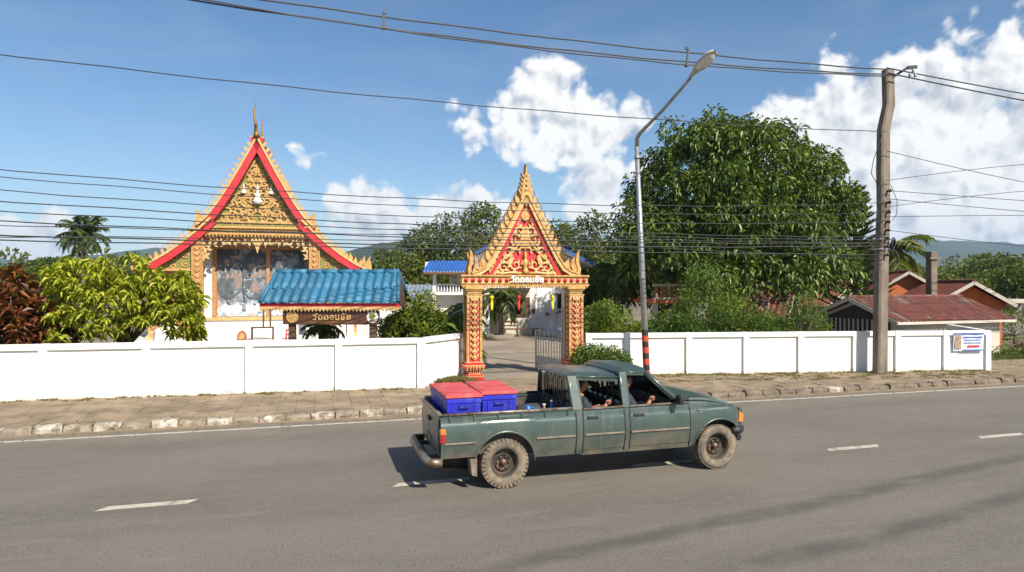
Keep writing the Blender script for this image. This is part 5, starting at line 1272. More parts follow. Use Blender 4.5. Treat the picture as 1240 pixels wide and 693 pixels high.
# ---- people: seated body grown over a skeleton
def skin_body(name, pts, edges, radii, m, parent, root=0, sub=2):
    me = bpy.data.meshes.new(name); me.from_pydata(pts, edges, []); o = link(name, me, m, parent)
    md = o.modifiers.new('skin', 'SKIN'); md.use_smooth_shade = True
    for v, r_ in zip(me.skin_vertices[0].data, radii): v.radius = (r_, r_); v.use_root = False
    me.skin_vertices[0].data[root].use_root = True
    sb = o.modifiers.new('sub', 'SUBSURF'); sb.levels = sub; sb.render_levels = sub
    dg = bpy.context.evaluated_depsgraph_get(); nm_ = bpy.data.meshes.new_from_object(o.evaluated_get(dg)); nm_.polygons.foreach_set('use_smooth', [True] * len(nm_.polygons))
    bpy.data.objects.remove(o); nm_.materials.clear(); return link(name, nm_, m, parent)
def seated_person(loc, label, shirt='cloth_dark'):
    """sits facing local +x, right side is -y; right forearm raised at the window sill"""
    t = thing('person', label, 'person', loc, TA, 'people in the pickup cab')
    H = lambda *a: a
    pts = [(0, 0, .10), (.0, 0, .30), (-.02, 0, .48), (-.01, 0, .56), (.015, 0, .62),          # pelvis, waist, chest, neck base, neck
           (-.03, -.19, .50), (.10, -.27, .30), (.27, -.235, .40), (.335, -.205, .475),      # right shoulder, elbow, wrist, palm
           (-.03, .19, .50), (.08, .25, .27), (.30, .14, .36), (.375, .10, .385),
           (.05, -.10, .09), (.40, -.14, .12), (.42, -.14, -.14), (.05, .10, .09), (.40, .14, .12), (.42, .14, -.14)]
    ed = [(0, 1), (1, 2), (2, 3), (3, 4), (2, 5), (5, 6), (6, 7), (7, 8), (2, 9), (9, 10), (10, 11), (11, 12), (0, 13), (13, 14), (14, 15), (0, 16), (16, 17), (17, 18)]
    rd = [.14, .12, .14, .075, .052, .062, .043, .030, .034, .062, .043, .030, .034, .09, .068, .055, .09, .068, .055]
    b = skin_body('body', pts, ed, rd, 'skin', t)
    # head: shaped sphere with brow, nose, chin, ears
    bmh = bmesh.new(); bmesh.ops.create_uvsphere(bmh, u_segments=24, v_segments=18, radius=1)
    for v in bmh.verts:
        x, y, z = v.co; w = .076 if z > -.1 else .076 * (1 - .34 * (-.1 - z)); fx = .098 if x < 0 else .090
        q = Vector((x * fx, y * w, z * .118))
        if x > .55 and abs(y) < .20 and -.28 < z < .12: q.x += .022 * (1 - abs(y) / .2) * (.6 + .4 * (.12 - z) / .4)
        if x > .5 and .12 < abs(y) < .52 and .02 < z < .22: q.x -= .010
        if x > .5 and abs(y) < .35 and -.50 < z < -.36: q.x += .006
        v.co = q
    hd = MB().bm(bmh, True)
    for s in (-1, 1): hd.lathe([(0, -.012), (.026, -.010), (.03, .004), (.014, .012), (0, .010)], 10, (-.005, s * .078, -.005), 'y')
    ho = obj('head', hd, 'skin', t, (.03, 0, .745))
    for s in (-1, 1): obj('eye', MB().lathe([(0, -.011), (.009, -.007), (.012, 0), (.009, .007), (0, .011)], 8, (.076, s * .030, .012)), 'black', ho)
    obj('mouth', MB().box(.078, .088, -.024, .024, -.056, -.050), 'lens_red', ho)
    bmq = bmesh.new(); bmesh.ops.create_uvsphere(bmq, u_segments=24, v_segments=16, radius=1)
    bmesh.ops.delete(bmq, geom=[v for v in bmq.verts if v.co.z < (.30 if v.co.x > .25 else (-.05 if v.co.x > -.25 else -.62))], context='VERTS')
    for v in bmq.verts: v.co = Vector((v.co.x * .104, v.co.y * .084, v.co.z * .127 + .003))
    obj('hair', MB().bm(bmq, True), 'hair', ho)
    # shirt with short sleeves and trousers
    sp_ = pts[:4] + [pts[5], tuple(Vector(pts[5]).lerp(Vector(pts[6]), .72)), pts[9], tuple(Vector(pts[9]).lerp(Vector(pts[10]), .72))]
    skin_body('shirt', sp_, [(0, 1), (1, 2), (2, 3), (2, 4), (4, 5), (2, 6), (6, 7)], [.16, .145, .165, .085, .08, .066, .08, .066], shirt, t)
    tp = [pts[0]] + pts[13:19]
    skin_body('trousers', tp, [(0, 1), (1, 2), (2, 3), (0, 4), (4, 5), (5, 6)], [.15, .105, .082, .07, .105, .082, .07], 'cloth_dark', t)
    # hands: five fingers each, curled
    for s, palm, fw in ((-1, Vector(pts[8]), Vector((.60, .25, .74))), (1, Vector(pts[12]), Vector((.93, -.30, .20)))):
        fw.normalize(); sdv = fw.cross(Vector((0, 0, 1))).normalized(); upv = sdv.cross(fw).normalized(); down = -upv if s > 0 else (Vector((.7, .3, -.6)))
        for k in range(4):
            off = (k - 1.5) * .019; L_ = (.062, .072, .068, .054)[k]
            a = palm + sdv * off + fw * .012; q = [a, a + fw * L_ * .55, a + fw * L_ * .9 + down * L_ * .35, a + fw * L_ * .75 + down * L_ * .8]
            obj('finger', MB().tube(q, [.0095, .009, .0085, .007], 7), 'skin', b)
        a = palm - fw * .02 + sdv * .024; obj('thumb', MB().tube([a, a + sdv * .024 + fw * .02, a + sdv * .026 + fw * .05 + down * .015], [.011, .010, .008], 7), 'skin', b)
    return t
seated_person(T3(1.98, -.43, .62), 'person in dark shirt driving the pickup, bare arm raised at the open front window')
seated_person(T3(1.26, -.44, .60), 'person in dark shirt sitting behind the driver, bare arm at the open rear window')

# ================================================================== utility poles and cables
P1 = Vector((11.3, 20.5, 0)); PSTEP = Vector((38.3, 11.0, 0)); P2 = P1 - PSTEP; P0 = P1 + PSTEP
pole = thing('utility_pole', 'tall weathered concrete utility pole with a slight bend in front of the white wall', 'utility pole', P1, ROAD_A)
ctr = [(0, 0, -.3), (.02, 0, 1.5), (.06, 0, 3.6), (.14, 0, 5.2), (.12, 0, 6.4), (.14, 0, 7.6), (.34, 0, 8.4), (.30, 0, 9.45)]
rows = []
for (x, y, z), w in zip(ctr, (.19, .185, .18, .17, .17, .165, .16, .155)):
    q = []
    for (a, b) in ((-1, -.7), (-.7, -1), (.7, -1), (1, -.7), (1, .7), (.7, 1), (-.7, 1), (-1, .7), (-1, -.7)): q.append((x + a * w, y + b * w * .8, z))
    rows.append(q)
pm = MB().grid(rows, False); pm.f.append(tuple(range(len(pm.v) - 9, len(pm.v) - 1))); pm.sm.append(False)
obj('pole_shaft', pm, 'pole_concrete', pole)
br = obj('top_bracket', MB().bar((.30, -.05, 9.15), (.75, -.30, 9.48), .07).bar((.75, -.30, 9.48), (1.05, -.34, 9.52), .09), 'black', pole)
for q in ((.92, -.34, 9.34), (.80, -.34, 9.20), (1.0, -.34, 9.20)): obj('insulator', MB().lathe([(0, 0), (.045, .01), (.03, .04), (.045, .07), (.03, .10), (.0, .13)], 8, q), 'galvanised', br)
for z in (3.75, 4.0, 4.25, 4.5, 4.75, 5.05, 5.35, 5.7):
    x = .06 + .05 * (z - 3.6)
    obj('cable_clamp', MB().bar((x - .02, -.14, z), (x - .02, -.24, z), .06).lathe([(0, -.05), (.04, -.04), (.03, 0), (.04, .04), (0, .05)], 8, (x - .02, -.26, z)), 'black', pole)
obj('band', MB().box(-.15, .28, -.155, .155, 3.9, 3.96).box(-.14, .29, -.152, .152, 4.2, 4.25), 'galvanised', pole)
cb = MB()
rr = random.Random(8)
for k in range(2):                        # slack drops and coils hanging on the pole
    z = 5.7 - k * .6; cb.tube([(-.06, -.1, z + .3), (-.22 - .04 * k, -.16, z), (-.22, -.18, z - .4), (-.1, -.16, z - .8)], .010, 5)
cb.tube([(-.06, -.15, 7.4), (-.42, -.18, 6.6), (-.50, -.18, 6.2), (-.2, -.17, 5.8)], .012, 5)
for k in range(4): cb.tube([(.26 + .07 * math.cos(t) , -.2 - .02 * k, 4.0 + .16 * math.sin(t) + .04 * k) for t in [2 * math.pi * i / 14 for i in range(15)]], .016, 5)
cb.tube([(.28, -.14, 5.9), (.46, -.2, 5.4), (.44, -.2, 5.0), (.30, -.16, 4.8)], .010, 5)
obj('slack_cable', cb, 'cable', pole)
pl2 = copy_tree(pole); pl2.location = P2; pl2['label'] = 'tall weathered concrete utility pole further back along the road'
pl3 = copy_tree(pole); pl3.location = P0; pl3['label'] = 'tall weathered concrete utility pole further on along the road'
def lane(t): return P1 - PSTEP * t
def z_at(px, py):
    """height of a cable in the pole line seen at a photo point, with its place along the span"""
    k = (px - 620) / FPX; t = (P1.x - k * P1.y) / (PSTEP.x - k * PSTEP.y); q = lane(t)
    return t, CAM_H + (346.5 - py) / FPX * q.y
def cable(obs, rad, m, label, group, off=0.0, z0=None, n=44):
    """cable through three observed heights, hung as a parabola from pole to pole"""
    A_ = np.array([[1, t, t * t] for t, _ in obs]); c = np.linalg.solve(A_, np.array([z for _, z in obs])) if len(obs) == 3 else None
    pts = []
    for i in range(n + 1):
        t = i / n; q = lane(t) - N * (.26 + off); pts.append((q.x - P1.x, q.y - P1.y, c[0] + c[1] * t + c[2] * t * t + .012 * math.sin(i * 1.7 + off * 40)))
    o = obj('overhead_cable', MB().tube(pts, rad, 6), m, None, (P1.x, P1.y, 0)); tag(o, label, 'cable', group); return o
LOW = ((207, 245, 251), (216, 254, 261), (232, 266, 272), (245, 276, 285), (257, 282, 289), (269, 290, 295), (274, 287, 292), (286, 298, 300), (292, 303, 307), (288, 294, 303))
lb = ['topmost thin cable of the bundle strung across in front of the temple gable', 'thin cable just under the topmost one of the low bundle', 'third cable down of the low bundle crossing the temple gable'] + ['fourth cable down of the low bundle crossing the temple gable', 'fifth cable down of the low bundle crossing the temple gable'] + ['black cable low in the close bundle crossing the temple, gateway and mango tree'] * 5
for k, (a, b, c) in enumerate(LOW):
    cable([z_at(0, a), z_at(560, b), z_at(830, c)], (.011, .010, .011, .013, .012, .014, .010, .017, .015, .010)[k], 'cable', lb[k], 'low cables between the utility poles', off=.02 * (k % 3))
cable([z_at(275, 0), z_at(820, 68), z_at(1060, 88)], .020, 'cable_grey', 'thick upper cable held by spacers near the street lamp head', 'high cables between the utility poles', .05)
cable([z_at(190, 0), z_at(820, 79), z_at(1060, 94)], .020, 'cable_grey', 'middle cable of the thick bundle held by spacers near the street lamp head', 'high cables between the utility poles', .05)
cable([z_at(190, -2.5), z_at(820, 83), z_at(1060, 96.5)], .018, 'cable_grey', 'lowest cable of the thick bundle held by spacers near the street lamp head', 'high cables between the utility poles', .10)
cable([z_at(0, 70), z_at(600, 133), z_at(1060, 162)], .012, 'cable', 'single thin cable crossing the open sky below the thick pair', 'high cables between the utility poles', .0)
for px, y0, y1 in ((463, 22, 40), (824, 64, 84)):       # spacers on the thick cables
    t, z1 = z_at(px, y0); _, z0 = z_at(px, y1); q = lane(t) - N * .33
    s = thing('cable_spacer', 'grey spacer clamping the thick cables %s' % ('beside the street lamp head' if px > 600 else 'above the temple'), 'spacer', (q.x, q.y, z0), ROAD_A)
    obj('spacer_bar', MB().bar((0, 0, -.02), (.05 if px > 600 else 0, 0, z1 - z0 + .05), .035, .05), 'cable_grey', s)
    obj('clamp', MB().box(-.04, .04, -.05, .05, -.03, .05).box(-.02, .06, -.03, .03, z1 - z0 - .03, z1 - z0 + .05), 'cable_grey', s)
def cable_r(z1, yR, rad, m, label, sag_z=None, off=0.0):
    """cable from the pole on to the right, passing a photo point at the right edge"""
    k = (1240 - 620) / FPX; t = (k * P1.y - P1.x) / (PSTEP.x - k * PSTEP.y); q = P1 + PSTEP * t; zR = CAM_H + (346.5 - yR) / FPX * q.y
    z2 = z1 * .97; s4 = (z1 + (z2 - z1) * t - zR) / (t * (1 - t)); pts = []
    for i in range(41):
        u = i / 40; w = P1 + PSTEP * u - N * (.26 + off); pts.append((w.x - P1.x, w.y - P1.y, z1 + (z2 - z1) * u - s4 * u * (1 - u)))
    tag(obj('overhead_cable', MB().tube(pts, rad, 6), m, None, (P1.x, P1.y, 0)), label, 'cable', 'cables running on to the right of the leaning pole')
cable_r(9.42, 118, .020, 'cable_grey', 'thick upper cable running on past the pole under the big cloud')
cable_r(9.25, 127, .022, 'cable_grey', 'thick lower cable running on past the pole under the big cloud', off=.05)
for (z1, yR), w_ in zip(((6.9, 224), (6.0, 200), (5.7, 245), (5.45, 258), (5.2, 232), (4.9, 262), (4.5, 300)), ('highest of the thin cables', 'second highest thin cable', 'third highest thin cable', 'fourth highest thin cable', 'fifth highest thin cable', 'second lowest thin cable', 'lowest thin cable')):
    cable_r(z1, yR, .010, 'cable', w_ + ' leaving the leaning pole for the big cloud')
q = P(1128, 370, 29); sp2 = thing('utility_pole', 'short square utility pole standing between the red-roofed houses', 'utility pole', (q.x, q.y, 0), .3)
obj('pole_shaft', MB().box(-.17, .17, -.15, .15, 0, 4.3, .02), 'pole_concrete', sp2); obj('cable_bracket', MB().box(-.32, .28, -.22, -.152, 3.95, 4.05), 'old_wood', sp2)
# ================================================================== street lamp
lb_ = GND(783.5, 450, .09); lb_ = P(783.5, 450, 19.6); lb_.z = 0
lamp = thing('street_lamp', 'tall leaning galvanised street lamp with red and black banded foot beside the white wall', 'street lamp', lb_, 0)
top_ = Vector(P(771, 178, 19.5)) - Vector((lb_.x, lb_.y, 0))
shaft = [(0, 0, .0), tuple(Vector((0, 0, .1)).lerp(top_, .5)), tuple(top_)]
arm_e = P(836, 95, 16.4) - Vector((lb_.x, lb_.y, 0)); head_e = P(866, 63, 15.5) - Vector((lb_.x, lb_.y, 0))
d1 = (arm_e - top_)
bendp = [top_, top_ + Vector((0, 0, .22)) + d1 * .012, top_ + d1 * .06 + Vector((0, 0, .28)), top_ + d1 * .5 + Vector((0, 0, .10)), arm_e]
obj('lamp_post', MB().tube(shaft, [.095, .085, .065], 12), 'galvanised', lamp); obj('arm', MB().tube(bendp, [.062, .06, .055, .045, .04], 10), 'galvanised', lamp)
obj('base_plate', MB().box(-.17, .17, -.17, .17, .09, .125), 'galvanised', lamp)
ax = (top_ - Vector((0, 0, 0))).normalized()
for k in range(8):
    z0 = .16 + k * .17; obj('painted_band', MB().tube([tuple(ax * z0), tuple(ax * (z0 + .17))], .0985, 12, caps=False), 'red_band' if k % 2 == 0 else 'black', lamp)
obj('collar', MB().tube([tuple(top_ - ax * .35), tuple(top_ - ax * .28)], .085, 12), 'galvanised', lamp); obj('access_box', MB().obox(ax * 3.1 + Vector((0, -.09, 0)), (.05, 0, 0), (0, .03, 0), (0, 0, .09)), 'galvanised', lamp)
hd_ = (head_e - arm_e); L_ = hd_.length; hdn = hd_.normalized(); sdv = hdn.cross(Vector((0, 0, 1))).normalized(); upv = sdv.cross(hdn)
rows = []
for t, w, h in ((0, .05, .05), (.06, .06, .055), (.22, .085, .07), (.36, .15, .10), (.6, .17, .12), (.85, .15, .10), (.96, .10, .06), (1, .03, .02)):
    c = arm_e + hdn * (L_ * t) + upv * .03; rows.append([c + sdv * w * math.cos(a) + upv * (h if math.sin(a) > 0 else h * .35) * math.sin(a) for a in [2 * math.pi * k / 14 for k in range(15)]])
hdo = obj('lamp_head', MB().grid([[tuple(v) for v in r] for r in rows]), 'lamp_shell', lamp)
rows = []
for t, w, h in ((.34, .06, .02), (.42, .12, .10), (.6, .145, .13), (.82, .125, .11), (.92, .06, .03)):
    c = arm_e + hdn * (L_ * t) + upv * .02; rows.append([tuple(c + sdv * w * math.cos(a) - upv * h * math.sin(a)) for a in [math.pi * k / 8 for k in range(9)]])
obj('lamp_glass', MB().grid(rows), 'lamp_glass', hdo)

# ================================================================== trees and shrubs
def limbs(mb, base, ends, r0, zfork, rnd):
    top = Vector((base[0] + rnd.uniform(-.1, .1), base[1], zfork)); 
    mb.tube([base, (base[0] + .05, base[1] + .03, zfork * .5), tuple(top)], [r0, r0 * .85, r0 * .72], 9)
    for e in ends:
        e = Vector(e); m1 = top.lerp(e, .45) + Vector((rnd.uniform(-.2, .2), rnd.uniform(-.2, .2), .12 * (e - top).length))
        mb.tube([tuple(top), tuple(m1), tuple(e)], [r0 * .5, r0 * .3, r0 * .08], 6)
def clump_leaves(centers, radii, per, L, hang=.35, up=.2, shell=.55, squash=.8):
    """leaf bases spread through clumps, pointing outwards and a little down"""
    cs, ds = [], []
    for c, r_ in zip(centers, radii):
        n = int(per * (r_ ** 2)); v = sphere_pts(n); rad = r_ * (shell + (1 - shell) * RNG.random(n) ** .5)[:, None]
        p = v * rad * np.array([1, 1, squash]) + np.array(c)
        d = v + np.array([0, 0, up - hang]) + RNG.normal(size=(n, 3)) * .38
        cs.append(p); ds.append(d)
    return np.concatenate(cs), np.concatenate(ds)
def tree(name, label, base, shape_pts, leaf, per, L, Wd, r0, zfork, cat='tree', group=None, seed=1, hang=.5, droop=.25, trunk='bark', shell=.5, zmin=None, squash=.8):
    """base on the ground; shape_pts = [(x, y, z, r)] clumps relative to the base"""
    rnd = random.Random(seed); t = thing(name, label, cat, (base[0], base[1], 0), 0, group)
    c, d = clump_leaves([q[:3] for q in shape_pts], [q[3] for q in shape_pts], per, L, hang, shell=shell, squash=squash)
    if zmin is not None: k = c[:, 2] > zmin; c, d = c[k], d[k]
    tag(link('crown', leaf_mesh('crown', c, d, L, Wd, leaf, droop=droop), None, t), kind='stuff')
    mb = MB(); pick = rnd.sample(shape_pts, min(len(shape_pts), 14)); limbs(mb, (0, 0, 0), [(q[0] * .85, q[1] * .85, q[2]) for q in pick], r0, zfork, rnd)
    obj('trunk', mb, trunk, t); return t
def dome(rx, ry, z0, z1, n, rmin, rmax, rnd, fill=.25, flat=1.0):
    """clumps over the outside (and some inside) of a dome"""
    out = []
    for k in range(n):
        v = Vector((rnd.gauss(0, 1), rnd.gauss(0, 1), rnd.gauss(0, 1))).normalized(); s = 1 if rnd.random() > fill else rnd.uniform(.3, .85)
        cz = (z0 + z1) / 2; h = (z1 - z0) / 2; r_ = rnd.uniform(rmin, rmax)
        out.append((v.x * (rx - r_ * .7) * s, v.y * (ry - r_ * .7) * s, cz + v.z * (h - r_ * .6) * s, r_))
    return out
# --- big mango tree behind the right-hand wall (px 748-1040, top 142)
mb_ = P(893, 400, 32); rnd = random.Random(21)
sil = [(752, 300), (749, 262), (765, 228), (790, 195), (812, 163), (850, 146), (893, 143), (940, 152), (975, 172), (1010, 205), (1032, 240), (1038, 285), (1025, 330)]
pts = []
def sil_top(px):
    for (a, b), (c, d) in zip(sil, sil[1:]):
        if a <= px <= c: return b + (d - b) * (px - a) / max(c - a, 1)
    return 300
lobes = []
tries = 0
while len(lobes) < 52 and tries < 6000:   # big rounded boughs facing the street, set apart so that gaps stay between them
    tries += 1
    px = rnd.uniform(764, 1024); ty = sil_top(px); py = ty + 20 + ((338 if px > 850 else 318) - ty - 20) * rnd.random()
    u = (px - 893) / 150; v = (py - 262) / 130; w = math.sqrt(max(0, 1 - min(1, u * u * .9 + v * v * .5))); r_ = rnd.uniform(.95, 1.5)
    p = P(px, py, 33.4 - 5.2 * w); c_ = Vector((p.x - mb_.x, p.y - mb_.y + r_ * .6, p.z - r_ * .25))
    if any((c_ - Vector(l[:3])).length < (r_ + l[3]) * .62 for l in lobes): continue
    lobes.append((c_.x, c_.y + rnd.uniform(-.5, .5), c_.z, r_))
for px in range(756, 1036, 14):           # boughs that make the outline
    ty = sil_top(px); p = P(px + rnd.uniform(-6, 6), ty + 24 + rnd.uniform(-9, 14), 31.5 + rnd.uniform(-1.4, 1.4)); lobes.append((p.x - mb_.x, p.y - mb_.y, p.z, rnd.uniform(.5, 1.15)))
for (x, y, z, r_) in lobes:               # leaf clumps over the upper, outer side of each bough
    for q in range(int(11 * r_ * r_) + 4):
        v = Vector((rnd.gauss(0, 1), rnd.gauss(-.35, 1), rnd.gauss(.35, .9))).normalized(); s_ = rnd.uniform(.78, 1.02)
        pts.append((x + v.x * r_ * s_, y + v.y * r_ * s_, z + v.z * r_ * s_ * .85, rnd.uniform(.30, .52)))
for k in range(150):                      # back half and heart of the crown
    a = rnd.uniform(0, 6.28); rr_ = rnd.uniform(0, 4.8); pts.append((rr_ * math.cos(a), rnd.choice((-.6, .8, 2.2)) + abs(rr_ * math.sin(a)) * .8, rnd.uniform(3.6, 9.2 - rr_ * .5), rnd.uniform(.9, 1.3)))
tree('mango_tree', 'huge dense dark green mango tree behind the street lamp', (mb_.x, mb_.y), pts, 'mango_leaf', 230, .27, .10, .38, 3.2, seed=4, hang=.55, droop=.35, shell=.45)
# --- lime-green tree behind the left wall (px 52-246, top 295)
lt = P(150, 400, 18.2); rnd = random.Random(5); pts = []
sil = [(54, 345), (58, 315), (85, 303), (120, 312), (150, 297), (185, 305), (196, 335), (222, 322), (244, 342), (247, 380)]
for k in range(330):
    px = rnd.uniform(56, 244); ty = sil_top(px); py = ty + 7 + (408 - ty - 7) * rnd.random()
    if 150 < px < 206 and py > 392: continue
    D = 18.2 - 1.2 * math.sqrt(max(0, 1 - ((px - 145) / 110) ** 2)) + rnd.uniform(-.2, .9); p = P(px, py, D)
    pts.append((p.x - lt.x, p.y - lt.y, p.z, rnd.uniform(.15, .27)))
# whorls of long drooping leaves
cs, ds = [], []
for (x, y, z, r_) in pts:
    n = 15; a = RNG.uniform(0, 6.28, n); el_ = RNG.uniform(-.75, .55, n)
    ds.append(np.stack([np.cos(a) * np.cos(el_), np.sin(a) * np.cos(el_), np.sin(el_)], 1)); cs.append(np.array([[x, y, z]]) + RNG.normal(size=(n, 3)) * .05)
t = thing('lime_green_tree', 'low lime-green tree with drooping leaves leaning over the white wall', 'tree', (lt.x, lt.y, 0))
tag(link('crown', leaf_mesh('crown', np.concatenate(cs), np.concatenate(ds), .235, .075, 'lime_leaf', droop=.42), None, t), kind='stuff')
mbx = MB(); limbs(mbx, (0, 0, 0), [(q[0] * .9, q[1] * .9, q[2]) for q in rnd.sample(pts, 22)], .10, 1.1, rnd); obj('trunk', mbx, 'bark', t)
# --- copper cordylines
def cordyline(px, py0, D, h, label, n=9, spread=.8, seed=0):
    p = P(px, 400, D); rnd = random.Random(seed); t = thing('cordyline_shrub', label, 'shrub', (p.x, p.y, 0), 0, 'copper cordylines behind the white wall'); stems = MB(); cs, ds = [], []
    for k in range(n):
        x, y = rnd.uniform(-spread, spread), rnd.uniform(-.4, .4); hh_ = h * rnd.uniform(.62, 1.0)
        stems.tube([(x * .5, y * .5, 0), (x * .8, y, hh_ * .5), (x, y, hh_ - .1)], [.022, .018, .012], 6)
        for q in range(3):
            m = 24; a = RNG.uniform(0, 6.28, m); el_ = RNG.uniform(-.3, 1.2, m) if q == 0 else RNG.uniform(-.6, .6, m)
            ds.append(np.stack([np.cos(a) * np.cos(el_), np.sin(a) * np.cos(el_), np.sin(el_)], 1)); cs.append(np.array([[x, y, hh_ - .1 - q * .28]]) + RNG.normal(size=(m, 3)) * np.array([.02, .02, .08]))
    obj('stem', stems, 'bark', t); tag(link('leaves', leaf_mesh('leaves', np.concatenate(cs), np.concatenate(ds), .40, .085, 'cordyline_leaf', droop=.35), None, t), kind='stuff')
cordyline(12, 318, 17.4, 3.35, 'tall copper-red cordyline shrub at the left end of the white wall', 13, .62, 1)
cordyline(52, 345, 17.6, 2.75, 'lower copper-red cordyline shrub beside the lime-green tree', 10, .5, 2); cordyline(-45, 330, 16.8, 3.0, 'copper-red cordyline shrub beyond the tall one, away from the lime-green tree', 10, .6, 3)
# --- palms
def palm(name, label, base, h, nf, fl_, leaf='palm_leaf', rt=.14, pin=.34, seed=0, up0=1.15, lo0=-.6, cat='palm', lean=0, trunk=True, width=.04, npin=26, curl=.17):
    rnd = random.Random(seed); t = thing(name, label, cat, (base[0], base[1], 0))
    if trunk: obj('trunk', MB().tube([(0, 0, 0), (lean * .4, 0, h * .5), (lean, 0, h)], [rt * 1.3, rt, rt * .85], 10), 'palm_bark', t)
    for k in range(nf):
        a = k * 2.4 + rnd.uniform(-.3, .3); e0 = up0 + (lo0 - up0) * (k / nf) + rnd.uniform(-.12, .12); L_ = fl_ * rnd.uniform(.85, 1.1)
        pts_ = []; q = Vector((lean, 0, h)); el_ = e0
        for i in range(9): pts_.append(q.copy()); q = q + Vector((math.cos(a) * math.cos(el_), math.sin(a) * math.cos(el_), math.sin(el_))) * (L_ / 8); el_ -= curl + .05 * (k / nf)
        f = obj('frond', MB().tube(pts_, [.022 * fl_ / 1.5 * (1 - .09 * i) for i in range(9)], 5), 'palm_bark', t)
        cs, ds = [], []
        for i in range(npin):
            u = .08 + .92 * i / npin * .99; j = min(int(u * 8), 7); w = u * 8 - j; c = pts_[j].lerp(pts_[j + 1], w); tg_ = (pts_[j + 1] - pts_[j]).normalized(); sd2 = tg_.cross(Vector((0, 0, 1))).normalized()
            for s in (-1, 1): cs.append(c); ds.append(sd2 * s + tg_ * .55 + Vector((0, 0, -.35 + rnd.uniform(-.2, .2))))
        lm = leaf_mesh('leaflets', np.array(cs), np.array(ds), pin * fl_, width * fl_, leaf, droop=.25); tag(link('leaflets', lm, None, f), kind='stuff')
    return t
q = P(101, 300, 62); palm('coconut_palm', 'coconut palm rising behind the lime-green tree', (q.x, q.y), CAM_H + 62 * 62 / 808, 24, 2.4, seed=3, rt=.2, pin=.30, width=.05, curl=.13, up0=1.4, lo0=-.35)
q = P(607, 400, 34.2); palm('potted_palm', 'feathery palm in a round planter inside the gateway', (q.x, q.y), 2.1, 15, 1.5, seed=6, rt=.12, width=.045, up0=1.2, lo0=-.5)
pt = thing('planter', 'round concrete planter at the foot of the feathery palm', 'planter', (q.x, q.y - .02, .03)); obj('ring_wall', MB().lathe([(.62, 0), (.66, .06), (.66, .30), (.58, .30), (.55, .22)], 18, caps=False), 'concrete', pt); obj('soil', MB().lathe([(.57, .20), (0, .24)], 18), 'dirt', pt)
q = P(391, 400, 20.4); palm('cycad', 'short cycad with stiff fronds under the sign board', (q.x, q.y), 1.55, 14, .75, seed=8, rt=.15, width=.05, up0=.9, lo0=-.25, cat='cycad')
q = P(530, 400, 20.6); palm('feather_palm', 'yellow-green clumping palm between the sign and the gateway', (q.x, q.y), 1.0, 20, 1.75, 'bright_bush_leaf', seed=11, trunk=False, up0=1.5, lo0=.75, width=.03)
q = P(1078, 330, 44); palm('roadside_palm', 'dark palm behind the leaning utility pole', (q.x, q.y), 5.2, 14, 2.6, 'forest_leaf_light', seed=14, rt=.2, up0=.9, lo0=-.7, width=.05)
q = P(752, 320, 34); palm('garden_palm', 'palm with arching fronds beside the dark tree behind the lamp', (q.x, q.y), 3.4, 12, 1.9, 'palm_leaf', seed=15, rt=.13, width=.05)
# --- bushes
def bush(label, sil_, y1, D, leaf, n, rmin, rmax, per, L, Wd, seed, group=None, depth=1.2, name='bush', y_ovr=None):
    global sil
    sil = sil_; rnd = random.Random(seed); x0, x1 = sil_[0][0], sil_[-1][0]; b = P((x0 + x1) / 2, 400, D); pts = []
    for k in range(n):
        px = rnd.uniform(x0 + 2, x1 - 2); ty = sil_top(px); r_ = rnd.uniform(rmin, rmax); rp = r_ / D * FPX; py = ty + rp * .7 + max(0, (y1 - ty - rp * .7)) * rnd.random(); p = P(px, py, D + rnd.uniform(-depth * .5, depth))
        pts.append((p.x - b.x, p.y - b.y, max(p.z, .15), r_))
    return tree(name, label, (b.x, b.y), pts, leaf, per, L, Wd, .06, .5, 'bush', group, seed, hang=.2, droop=.15, shell=.3)
bush('bright green bush spilling over the wall beside the feather palm', [(462, 398), (470, 384), (488, 372), (503, 350), (518, 352), (530, 385), (538, 400)], 405, 19.8, 'bright_bush_leaf', 100, .16, .34, 800, .11, .055, 31)
bush('leafy bush against the street side of the wall beside the gateway', [(695, 432), (699, 417), (716, 414), (732, 418), (748, 416), (758, 428), (761, 440)], 447, 19.55, 'bush_leaf', 110, .13, .24, 1100, .085, .05, 32, depth=.35)
bush('bright green bush behind the wall between the gateway and the lamp', [(704, 395), (712, 372), (738, 360), (760, 372), (775, 400)], 408, 21.6, 'bright_bush_leaf', 80, .18, .34, 700, .12, .055, 33)
bush('rounded green bush behind the wall under the street lamp', [(765, 400), (785, 378), (815, 370), (840, 372), (856, 400)], 408, 21.9, 'bush_leaf', 90, .2, .36, 700, .12, .055, 34)
bush('tall feathery green shrub growing over the wall in front of the pavilion', [(815, 398), (826, 362), (836, 322), (850, 312), (864, 318), (874, 358), (892, 366), (925, 384), (950, 402)], 410, 22.6, 'bush_leaf', 210, .18, .36, 700, .11, .05, 35, depth=1.6)
bush('leafy shrub overhanging the wall towards the pine', [(860, 385), (876, 342), (890, 335), (902, 358), (925, 372), (945, 385), (958, 402)], 404, 24.5, 'bright_bush_leaf', 120, .2, .38, 560, .13, .055, 36)
bush('dark shrub behind the wall in front of the pine', [(940, 398), (952, 368), (972, 345), (990, 360), (1002, 398)], 404, 24, 'bush_leaf', 90, .2, .36, 360, .12, .05, 37)
bush('weedy shrub beside the side lane past the wall end', [(1206, 440), (1215, 424), (1240, 420), (1270, 428)], 446, 27, 'bush_leaf', 70, .14, .3, 330, .12, .05, 38)
bush('dark green shrub beside the carport', [(1180, 412), (1195, 385), (1215, 372), (1250, 376), (1275, 410)], 418, 31, 'bush_leaf', 90, .2, .4, 240, .14, .06, 39)
